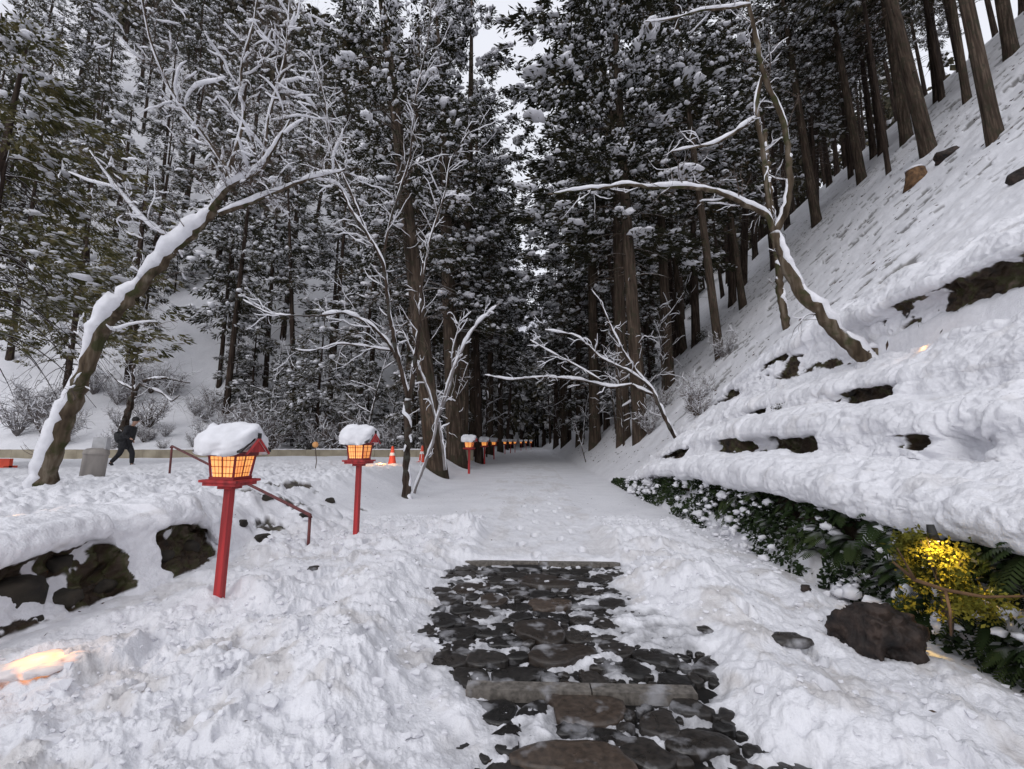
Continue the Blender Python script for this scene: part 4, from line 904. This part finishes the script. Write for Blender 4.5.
# extra roadside cedars forming the left and right crown masses
EX = [(-7.6, 27.8, 'n1', .40, 31, 0, 'cedar left of the big leaning cedar, its snowy crown high over the second lantern', 1.5), (-4.2, 27, 'n2', .42, 34, 0, 'tall cedar on the left edge of the path behind the big dark cedar', 1.2), (-4.6, 36, 'n0', .4, 34, 0, 'tall cedar on the left edge of the path beyond the third lantern', 1.15),
      (4.8, 23, 'n2', .34, 34, 1, 'tall cedar on the right side of the path behind the big right cedar', 1.62), (8.5, 27, 'n0', .34, 32, 0, 'tall cedar with a low crown behind the big right cedar', 1.5), (4.5, 31, 'n1', .4, 34, 0, 'tall cedar right of the path near the far bend', 1.3),
      (-18.5, 13.5, 'o1', .26, 16, 1.6, 'olive conifer whose snowy boughs hang in at the left edge', 1.35), (-4.2, 46, 'n1', .4, 36, 0, 'tall cedar left of the path short of the far bend', 1.15), (4.6, 41, 'n0', .4, 36, 0, 'tall cedar right of the path at the far bend', 1.25),
      (-3.9, 58, 'n2', .4, 36, 0, 'very tall cedar left of the far bend of the path', 1.25), (4.2, 55, 'n1', .4, 36, 0, 'very tall cedar right of the far bend of the path', 1.25), (.6, 118, 'f1', .4, 24, 0, 'far cedar closing the end of the path', 1.6), (-2.2, 112, 'f2', .4, 22, 0, 'far cedar left of the one closing the path', 1.6), (3.4, 115, 'f3', .4, 26, 0, 'far cedar right of the one closing the path', 1.6), (-.8, 128, 'f0', .4, 30, 0, 'tallest far cedar behind the end of the path', 1.6)]
for x, y, kd, r0, H, cu, lb, cr_ in EX:
    put(kd, (x, y, gz(x, y)-.1), lb, rad=r0, H=H, crown_up=cu, cr=cr_)
# forest behind: poisson scatter on both hillsides
pts = []
rf = np.random.default_rng(77)
def ok(x, y, dmin):
    return all((x-a)**2+(y-b_)**2 > dmin**2 for a, b_ in pts)
def region(x, y):
    if y < 28 and x < 3: return False
    if x < -8 and y < 35: return False
    if -3.4 < x < 4.4 and y < 118: return False
    if x > 4.4 and y < 19+ (x > 14)*-2: return False
    if x > 4.4 and y < 32 and x < 24: return False
    if x > 4.4 and y < 17: return False
    return True
c = 0
for tr_ in range(6000):
    y = 17+133*rf.random()**1.4; x = rf.uniform(-1.25*y-8, 1.15*y+6)
    if x < -75 or x > 60 or not region(x, y): continue
    dm = 2.3+.034*y
    if not ok(x, y, dm): continue
    if x > 24 and y < 30 and rf.random() < .35: continue
    pts.append((x, y)); c += 1
    if c >= 262: break
for i, (x, y) in enumerate(pts):
    z = float(base(x, y)); H = rf.uniform(20, 28)
    near = y < 30
    kd = ('n%d' % rf.integers(3)) if near else 'f%d' % rf.integers(4)
    if x < 0: lb, g = 'tall snow dusted cedar in the forest left of the path', 'forest cedars left of the path'
    else: lb, g = 'tall snow dusted cedar in the forest on the right hillside', 'forest cedars on the right hillside'
    put(kd, (x, y, z-.2), lb, group=g, H=H, rad=rf.uniform(.20, .38), tilt=(rf.normal(0, .03), rf.normal(0, .03)), crown_up=rf.uniform(-1, 3)+(3 if y > 26 and abs(x) < 22 else 0)+(2.5 if x > 4 else 0), cr=rf.uniform(.85, 1.2))
dp = []
rd = np.random.default_rng(5)
while len(dp) < 420:
    y = rd.uniform(80, 190); x = rd.uniform(-1.2*y, 1.0*y)
    if (-3.4 < x < 3.6) and y < 122: continue
    dp.append((x, y))
dp = np.array(dp); CCc = []; SSs = []; TB = MB()
for (x, y) in dp:
    z = float(base(x, y)); m = 46; hh = rd.uniform(3, 26, m); a = rd.uniform(0, 6.28, m); q = rd.uniform(.4, 1, m)*3.4*(1-(hh/27)**1.6)+.3
    CCc.append(np.stack([x+np.cos(a)*q, y+np.sin(a)*q, z+hh], 1)); TB.tube([(x, y, z-1), (x, y, z+22)], [.35, .1], 5)
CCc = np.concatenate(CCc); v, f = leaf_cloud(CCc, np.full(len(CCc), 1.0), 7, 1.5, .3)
o = fastmesh('distant_forest', v, f, M_folhaze, smooth=False); tag(o, 'dark snow dusted wood filling the far hillsides', 'forest', kind='stuff')
TB.build('trunks', M_cedard, o)
kk = rd.random(len(CCc)) < .55; zz = rd.uniform(.25, .75, kk.sum()); v, f = blobs(CCc[kk]+np.stack([0*zz, 0*zz, .6+0*zz], 1), np.stack([zz*1.5, zz, zz*.5], 1), 1, .4); fastmesh('snow_load', v, f, M_load, o)
# young snowy conifers under the forest edge
SP = [(-14, 28.5), (-11, 29.5), (-17, 31), (-8.5, 29), (-20, 34), (-6.5, 31), (-24, 37), (-12.5, 33), (-30, 43), (-9.5, 36), (-27, 39), (-5.6, 38), (6.5, 31), (7.5, 36), (5.5, 40), (9, 33), (-16, 38), (-7, 27.5), (-35, 46), (-38, 44)]
for i, (x, y) in enumerate(SP):
    put('s%d' % (i % 3), (x, y, float(base(x, y))-.1), 'young conifer loaded with snow at the edge of the forest', cat='young conifer', group='young conifers along the forest edge', name='young_conifer', H=rf.uniform(6, 10), cr=rf.uniform(.9, 1.3))
# ------------------------------------------------------------------ bare trees with snow on their limbs
def resample(P, n):
    P = np.asarray(P, float); s = np.concatenate([[0], np.cumsum(np.linalg.norm(np.diff(P, axis=0), axis=1))]); q = np.linspace(0, s[-1], n)
    out = np.stack([np.interp(q, s, P[:, k]) for k in range(3)], 1)
    for _ in range(2): out[1:-1] = (out[:-2]+2*out[1:-1]+out[2:])/4
    return out
def snow_run(B, P, R, r, cover=.8, thick=1.0, minh=0.0, side=None):
    """ridges of snow lying on the upper side of a limb"""
    n = len(P); d = np.gradient(P, axis=0); d = unit(d); i = 0
    while i < n-2:
        ln = int(r.integers(4, 14)) if n > 12 else n
        if side is not None: ln = int(r.integers(14, 26))
        if r.random() < cover:
            j = min(n, i+ln)
            if j-i >= 3:
                Q = P[i:j]; q = R[i:j]; dz = np.abs(d[i:j, 2]); s = np.linspace(0, 1, j-i); env = np.sin(PI*np.clip(s, .04, .96))**.4
                t = (q*.55+.022)*env*(1-.75*dz**3)*r.uniform(.75, 1.2)*thick*np.convolve(np.pad(1+.38*r.normal(size=j-i), 2, 'edge'), np.ones(5)/5, 'valid')
                t = np.maximum(t, .002)
                off = np.array([0, 0, 1.]) if side is None else side
                u = unit(off[None]-d[i:j]*(d[i:j]@off)[:, None]+1e-6)
                B.tube(Q+u*(q*.72+t*.45)[:, None], t+q*.42*env, 7, sq=1.0)
            i += max(1, ln-1)
        else: i += max(2, ln//2)
def bare_tree(name, loc, limbs, label, m, seed, cat='bare tree', twigs=3, tw_len=.9, cover=.8, thick=1., levels=2, up_bias=.15, group=None, twm=None, n_main=None, side=None, snowmul=1., tws=.45):
    """limbs: list of (polyline world pts, r0, r1, twig density)"""
    r = np.random.default_rng(seed); root = empty(name, loc, label=label, cat=cat, group=group); O = np.array(loc, float)
    T = MB(); G = MB(); Sn = MB()
    first = True
    for (P, r0, r1, dens) in limbs:
        P = np.asarray(P, float)-O; L = np.linalg.norm(np.diff(P, axis=0), axis=1).sum(); n = max(8, int(L/.12)); n = min(n, 60)
        Q = resample(P, n); Q[1:-1] += r.normal(0, r0*.10, (n-2, 3)); R = np.linspace(r0, r1, n)*(1+.05*r.normal(size=n)); T.tube(Q+r.normal(0, r0*.07, (n, 3)), R*(1+.06*r.normal(size=n)), 12)
        snow_run(Sn, Q, R, r, cover, thick if first else min(thick, 1.1), side=side); first = False
        def twig(p, dr, ln, rad, lv):
            k = 7; dr = dr/np.linalg.norm(dr); X = [p]; dd = dr.copy()
            for _ in range(k-1):
                dd = dd+r.normal(0, .24, 3)+np.array([0, 0, up_bias*.12]); dd /= np.linalg.norm(dd); X.append(X[-1]+dd*ln/(k-1))
            X = np.array(X); RR = np.linspace(rad, rad*.3, k); G.tube(X, RR, 4 if lv > 1 else 5, cap=False)
            if r.random() < tws*(1. if lv == 1 else .6): snow_run(Sn, X, RR*1.1+.001, r, 1., (.50 if lv == 1 else .32)*thick)
            if lv < levels:
                for _ in range(int(r.integers(3, 7))):
                    q = r.uniform(.25, .95); pi = X[int(q*(k-1))]; s = unit(np.cross(dd, r.normal(size=3))); twig(pi, dd*.8+s*.8, ln*r.uniform(.35, .6), rad*.55, lv+1)
        cnt = int(dens*L*1.35)
        for _ in range(cnt):
            q = r.uniform(.15, 1.); i = min(n-2, int(q*(n-1))); d = unit(Q[i+1]-Q[i]); s = unit(np.cross(d, r.normal(size=3))); dr = d*.7+s*.75+np.array([0, 0, up_bias]); twig(Q[i], dr, tw_len*r.uniform(.35, 1.25), float(np.clip(R[i]*.2, .004, .010)), 1)
    T.build('trunk', m, root)
    if G.v: G.build('branches', twm or M_twig, root)
    if Sn.v: Sn.build('snow', M_load, root)
    return root
def PL(l, Y): 
    """pixel polyline with depths; Y a number or (start, end)"""
    n = len(l); a, c = (Y, Y) if not isinstance(Y, tuple) else Y
    return [at(px, py, a+(c-a)*i/(n-1)) for i, (px, py) in enumerate(l)]
# leaning tree, left
f0 = hit(42, 487); Y0 = f0[1]
SN = np.array([-.75, -.6, .65])
limbs = [([at(30, 520, Y0)]+PL([(44, 486), (58, 440), (76, 395), (93, 352), (103, 325), (130, 298), (162, 262), (185, 240), (205, 222), (216, 205)], Y0), .15, .075, 1.2),
  (PL([(216, 205), (224, 190), (236, 182), (262, 170), (272, 150), (290, 120)], (Y0, Y0-1)), .065, .012, 10),
  (PL([(212, 212), (222, 190), (229, 170), (233, 158)], (Y0, Y0)), .07, .04, 4),
  (PL([(220, 214), (250, 203), (280, 190), (310, 178), (345, 170)], (Y0, Y0-.5)), .05, .015, 6),
  (PL([(233, 158), (245, 120), (240, 70), (255, 20), (260, -30)], (Y0, Y0-1)), .028, .008, 11),
  (PL([(229, 170), (200, 130), (170, 90), (150, 40), (140, -10)], (Y0, Y0-1.5)), .026, .008, 11),
  (PL([(262, 170), (268, 120), (285, 60), (290, 0)], (Y0-.5, Y0-1)), .024, .007, 11),
  (PL([(185, 240), (160, 235), (120, 190), (90, 150)], (Y0, Y0-.8)), .03, .01, 7)]
bare_tree('leaning_tree', f0, limbs, 'leaning bare tree with a coat of snow along its upper side, at the left', M_grey, 21, cover=.95, thick=2.4, tw_len=.9, side=SN, tws=.14, levels=3)
# right forked mossy tree
f1 = hit(866, 362); Y1 = f1[1]; f2 = hit(789, 326)
limbs = [([at(882, 374, Y1-.1)]+PL([(866, 360), (845, 340), (822, 318), (803, 296), (790, 275), (782, 252), (774, 232)], (Y1, Y1+.6)), .130, .085, .8),
  (PL([(774, 232), (768, 214), (745, 205), (722, 192), (690, 187), (655, 188), (625, 184), (600, 188), (572, 191), (548, 194)], (Y1+.6, Y1+.3)), .056, .014, 2.6),
  (PL([(776, 232), (786, 212), (790, 190), (789, 150), (782, 115), (772, 95), (763, 75), (757, 40), (750, 10), (740, -30)], (Y1+.6, Y1+.4)), .064, .03, 2.),
  (PL([(763, 75), (757, 95), (757, 118), (762, 145), (766, 180), (770, 215)], (Y1+.5, Y1+.6)), .036, .05, 1.5),
  (PL([(756, 118), (735, 133), (712, 145), (690, 148), (672, 152)], (Y1+.5, Y1+.2)), .035, .012, 2.5),
  (PL([(750, 5), (730, 8), (700, 10), (670, 20), (645, 22)], (Y1+.4, Y1)), .03, .01, 3),
  (PL([(787, 330), (780, 290), (778, 262), (770, 200), (765, 130)], (f2[1], f2[1])), .13, .07, .6),
  (PL([(867, 352), (875, 345), (878, 352), (872, 362)], Y1-.05), .03, .045, 0)]
bare_tree('forked_mossy_tree', f1, limbs, 'mossy forked tree leaning off the right slope, one long snow lined arm over the path', M_grey, 22, cover=.85, thick=1.05, tw_len=.8)
# slim snowy tree at the path edge
f3 = hit(407, 496); Y3 = f3[1]
limbs = [([at(407, 505, Y3)]+PL([(407, 495), (406, 470), (408, 440), (406, 415), (408, 398)], Y3), .11, .085, .2),
  (PL([(408, 398), (402, 375), (396, 350), (390, 320), (386, 285), (383, 262), (366, 232), (350, 210), (335, 172)], (Y3, Y3-.8)), .06, .025, 2.5),
  (PL([(409, 398), (414, 370), (419, 330), (421, 290), (423, 262)], Y3), .07, .03, 2.),
  (PL([(400, 365), (388, 342), (372, 325), (345, 312), (318, 316), (270, 315), (243, 300)], (Y3, Y3-.6)), .045, .012, 3),
  (PL([(398, 352), (375, 348), (340, 343), (310, 352), (295, 349)], (Y3, Y3-.4)), .03, .01, 3),
  (PL([(386, 285), (384, 250), (392, 215), (410, 160), (415, 100), (428, 40), (432, 0)], (Y3-.3, Y3-.8)), .035, .012, 5),
  (PL([(421, 290), (430, 240), (446, 190), (450, 160), (470, 130)], (Y3, Y3)), .03, .01, 4),
  (PL([(366, 232), (350, 190), (330, 150), (325, 100), (310, 50)], (Y3-.5, Y3-1)), .03, .01, 6)]
bare_tree('slim_snowy_tree', f3, limbs, 'slim dark tree with snow in its forks beside the path, right of the second lantern', M_darkbark, 23, cover=.9, thick=1.2, tw_len=1.1)
f4 = hit(416, 492); Y4 = f4[1]
limbs = [([at(412, 500, Y4)]+PL([(416, 488), (426, 462), (434, 440), (437, 420), (445, 395), (452, 372), (464, 345), (476, 325), (500, 303)], (Y4, Y4-.3)), .04, .02, 1.5),
  (PL([(437, 425), (430, 395), (421, 372), (412, 350), (402, 330)], (Y4, Y4+.2)), .035, .015, 1.5),
  (PL([(440, 415), (450, 388), (455, 365), (460, 345)], (Y4, Y4)), .03, .015, 2),
  (PL([(445, 470), (442, 440), (438, 418)], (Y4, Y4)), .045, .035, .5),
  (PL([(452, 372), (452, 352), (458, 330), (462, 312)], (Y4, Y4-.2)), .018, .008, 3)]
bare_tree('white_forked_sapling', f4, limbs, 'Y shaped sapling almost wholly white with snow in front of the big cedars', M_twiggrey, 24, cover=1., thick=2.0, tw_len=.5, tws=.9)
# limb leaning from slope foot, right of path
f5 = hit(676, 440); Y5 = f5[1]
limbs = [([at(684, 452, Y5)]+PL([(675, 438), (662, 412), (652, 390), (636, 372), (622, 350), (612, 330), (600, 300)], (Y5, Y5)), .07, .02, 2),
  (PL([(645, 383), (630, 372), (600, 358), (588, 345), (575, 335), (545, 330)], (Y5, Y5-.5)), .045, .012, 3),
  (PL([(632, 385), (612, 388), (580, 380), (545, 377), (510, 380), (485, 375)], (Y5, Y5+1.)), .05, .015, 2.0),
  (PL([(652, 395), (640, 390), (632, 385)], Y5), .05, .05, 0),
  (PL([(600, 380), (575, 365), (550, 352), (530, 340)], (Y5, Y5+.3)), .03, .01, 3)]
bare_tree('overhanging_limb_tree', f5, limbs, 'low bare tree reaching snow covered arms across the path from the slope foot', M_darkbark, 25, cover=1., thick=1.5, tw_len=.8)
# small bare trees on left hillside and forecourt edge
f6 = at(122, 440, 27.5); f6[2] = gz(f6[0], f6[1])
Y6 = 27.3
limbs = [(PL([(120, 443), (127, 415), (134, 392)], Y6), .25, .16, 1.),
  (PL([(134, 392), (145, 380), (165, 378), (190, 383)], Y6), .12, .04, 2.5), (PL([(134, 392), (133, 370), (140, 345), (150, 320)], Y6), .10, .03, 2.5), (PL([(140, 385), (160, 392), (172, 402), (180, 395)], Y6), .08, .03, 2.5), (PL([(134, 390), (118, 382), (108, 370)], Y6), .07, .03, 2.5)]
bare_tree('small_bare_tree', f6, limbs, 'small spreading bare tree on the hillside behind the walking person', M_darkbark, 26, cover=.25, thick=1.2, tw_len=2.2, twm=M_darkbark)
# shrub protos: dense fine twigs
def shrub(seed, h, w, nst, twm):
    r = np.random.default_rng(seed); G = MB(); Sn = MB()
    for i in range(nst):
        a = r.uniform(0, 2*PI); d = np.array([math.cos(a)*w, math.sin(a)*w, h*r.uniform(.6, 1.1)]); X = [np.zeros(3)]
        for k in range(1, 7): X.append(d*(k/6)+r.normal(0, .05*h, 3)*(k/6))
        X = np.array(X); G.tube(X, np.linspace(.02, .006, 7)*h/2, 4, cap=False)
        for _ in range(9):
            p = X[r.integers(2, 7)]; q = p+unit(r.normal(size=3)+np.array([0, 0, .6]))*h*r.uniform(.12, .35); m_ = (p+q)/2+r.normal(0, .04*h, 3)
            G.tube([p, m_, q], [.006*h, .004*h, .002*h], 3, cap=False)
            if r.random() < .35: Sn.tube([p+[0, 0, .012*h], m_+[0, 0, .014*h], q+[0, 0, .012*h]], [.008*h, .013*h, .004*h], 4, cap=False)
    me = empty('bare_shrub', (0, 0, 0)); g = G.build('twigs', twm, me); s = Sn.build('snow', M_load, me); return me
shp = [shrub(700+i, 2.2, 1.1, 34, M_twiggrey if i != 1 else M_twig) for i in range(3)]
SB = [(-26, 26.6), (-23, 27), (-20.5, 27.5), (-18, 28), (-16.3, 27.2), (-14.6, 28.5), (-13, 27.4), (-11.8, 26.9), (-10.3, 27.8), (-9, 26.7), (-19.3, 30.3), (-16.2, 31.5), (-13.6, 30.5), (-22, 31.5), (-25, 33), (-29, 30), (-7.6, 26.9), (-18, 34), (-21, 36), (5.4, 14.2), (6.2, 16.8), (5.2, 19.5), (6.4, 22), (9.0, 20.4), (-15, 35), (-11, 31.5), (-30, 27), (-34, 28)]+[(float(rf.uniform(-36, -8)), float(rf.uniform(28, 36))) for _ in range(26)]
for i, (x, y) in enumerate(SB):
    o = shp[i] if i < 3 else copy_tree(shp[i % 3]); o.location = (x, y, float(base(x, y))-.1); o.rotation_euler = (0, 0, i*1.3); sc = rf.uniform(.6, 1.15)*(1 if x < 0 else .5)*(.5 if -28 < x < -21 and y < 30 else 1); o.scale = (sc,)*3
    if x < 0: tag(o, 'leafless frosted shrub on the hillside behind the low wall', 'shrub', 'bare shrubs behind the low wall')
    else: tag(o, 'small leafless frosted shrub on the slope right of the path', 'shrub', 'bare shrubs on the right slope')
# thin bare understorey trees in the mid distance
for i in range(16):
    x, y = [(-8, 27.5), (-11, 34), (-4.6, 24), (4.6, 22), (5.4, 28), (-3.9, 40), (4.5, 38), (-6, 33), (3.9, 55), (-4.0, 60), (7.8, 26), (-15, 29), (-20, 33), (4.3, 31), (-10.2, 27), (-5.2, 46)][i]
    r = np.random.default_rng(900+i); z = float(base(x, y)); L = r.uniform(4.5, 8); a = r.uniform(0, 6.28); ln = r.uniform(.1, .35)
    P = [np.array([x+math.cos(a)*ln*L*t**1.5, y+math.sin(a)*ln*L*t**1.5, z-.1+L*t]) for t in np.linspace(0, 1, 6)]
    lm = [(P, .07, .02, 2.2)]
    for k in range(3):
        q = P[2+k]; b_ = r.uniform(0, 6.28); lm.append(([q, q+np.array([math.cos(b_)*.8, math.sin(b_)*.8, .4]), q+np.array([math.cos(b_)*1.8, math.sin(b_)*1.8, .7+r.uniform(0, .8)])], .035, .01, 2.5))
    bare_tree('thin_bare_tree', P[0], lm, 'thin leafless tree with snow lined twigs among the cedars', M_darkbark, 950+i, cover=.9, thick=1.6, tw_len=1.2, group='thin bare trees among the cedars', twm=M_twiggrey)
# leaning bare sapling, slope foot
P = PL([(585, 470), (583, 455), (578, 430), (574, 415)], 14); f = hit(585, 462); P = PL([(586, 463), (582, 448), (577, 432), (574, 420)], float(f[1]))
bare_tree('bare_sapling', P[0], [(P, .03, .01, 3)], 'single bare sapling poking out of the snow at the slope foot right of the path', M_darkbark, 71, cover=.3, tw_len=.4)
P = PL([(282, 496), (280, 485)], 9)
# stump and roots on slope
f = hit(917, 180); st = empty('cut_stump', (f[0], f[1], float(base(f[0], f[1]))), label='short brown cut stump on the slope below the thick curved cedar', cat='stump')
B = MB(); B.tube([(0, 0, -.4), (0, 0, 0), (-.02, 0, .35), (-.04, 0, .5)], [.50, .40, .33, .32], 18); B.build('stump_body', M_stump, st)
v1, f_ = blobs(np.array([[-.04, 0, .52]]), np.array([[.33, .33, .10]]), 3, .08); fastmesh('snow_cap', v1, f_, M_load, st)
rock('slope_rock', 946, 158, (.4, .5, .3), 'dark rock beside the thick curved cedar on the slope', 'rock', M_rock, 61, .2, sub=3)
rock('slope_rock', 1022, 176, (.16, .2, .16), 'dark rock at the right edge of the picture on the slope', 'rock', M_rock, 62, .2, sub=3)
# fallen logs on slope
def log(a, c, r, lb, Ya=None):
    A = hit(*a); Cc = hit(*c); A[2] += r; Cc[2] += r
    o = empty('fallen_log', A, label=lb, cat='log', group='fallen logs on the slope'); B = MB(); Q = resample([A-A, (Cc-A)*.5+np.array([0, 0, .05]), Cc-A], 16); B.tube(Q, np.linspace(r, r*.6, 16), 9); B.build('log_wood', M_darkbark, o)
    Sx = MB(); snow_run(Sx, Q, np.linspace(r, r*.6, 16), np.random.default_rng(4), 1., 1.); Sx.build('snow', M_load, o)
log((806, 178), (852, 122), .13, 'snow topped fallen log lying up the slope behind the cedars')
log((845, 150), (874, 112), .10, 'shorter fallen log beside the thin cedar high on the slope')
# low evergreen shrub on slope
for i, (px, py, s, lb) in enumerate([(703, 340, .5, 'low dark evergreen shrub at the foot of the slim slope cedar'), (780, 412, .16, 'tiny evergreen sprig in the snow under the forked mossy tree'), (690, 320, .4, 'low evergreen shrub left of the slim slope cedar')]):
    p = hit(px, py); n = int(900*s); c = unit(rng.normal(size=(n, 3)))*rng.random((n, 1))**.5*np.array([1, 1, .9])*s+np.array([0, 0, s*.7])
    v, f = leaves(c, unit(rng.normal(size=(n, 3))), .16*s+.02, .04*s+.004); o = fastmesh('evergreen_shrub', v, f, M_folhaze, smooth=False); o.location = (p[0], p[1], float(base(p[0], p[1]))); tag(o, lb, 'shrub')
# delete hidden prototypes
for p in protos.values():
    for o in (p.so, p.fo, p.tr): bpy.data.objects.remove(o, do_unlink=True)
# ------------------------------------------------------------------ world and sun (overcast dusk)
W = bpy.data.worlds.new('World'); S.world = W; W.use_nodes = True; nt = W.node_tree; bg = nt.nodes['Background']
sky = nt.nodes.new('ShaderNodeTexSky'); sky.sky_type = 'NISHITA'; sky.sun_disc = False; sky.sun_elevation = math.radians(38); sky.sun_rotation = math.radians(200); sky.dust_density = 4; sky.air_density = 1.2
hs = nt.nodes.new('ShaderNodeHueSaturation'); hs.inputs['Saturation'].default_value = .22
nt.links.new(sky.outputs[0], hs.inputs['Color'])
mx = nt.nodes.new('ShaderNodeMix'); mx.data_type = 'RGBA'; mx.inputs[0].default_value = .8; mx.inputs[7].default_value = (8.4, 8.6, 9.4, 1)
nt.links.new(hs.outputs[0], mx.inputs[6]); nt.links.new(mx.outputs[2], bg.inputs['Color']); bg.inputs['Strength'].default_value = .12
sl = bpy.data.lights.new('sun', 'SUN'); sl.energy = .45; sl.angle = math.radians(40); sl.color = (1, .97, .95); so = bpy.data.objects.new('sun', sl); COL.objects.link(so)
so.rotation_euler = (math.radians(52), 0, math.radians(200+180)*-1+PI*0)
S.view_settings.view_transform = 'Standard'; S.view_settings.look = 'None'; S.view_settings.exposure = 0; S.view_settings.gamma = 1
S.cycles.use_denoising = True; S.cycles.max_bounces = 6; S.cycles.diffuse_bounces = 4; S.cycles.sample_clamp_indirect = 4
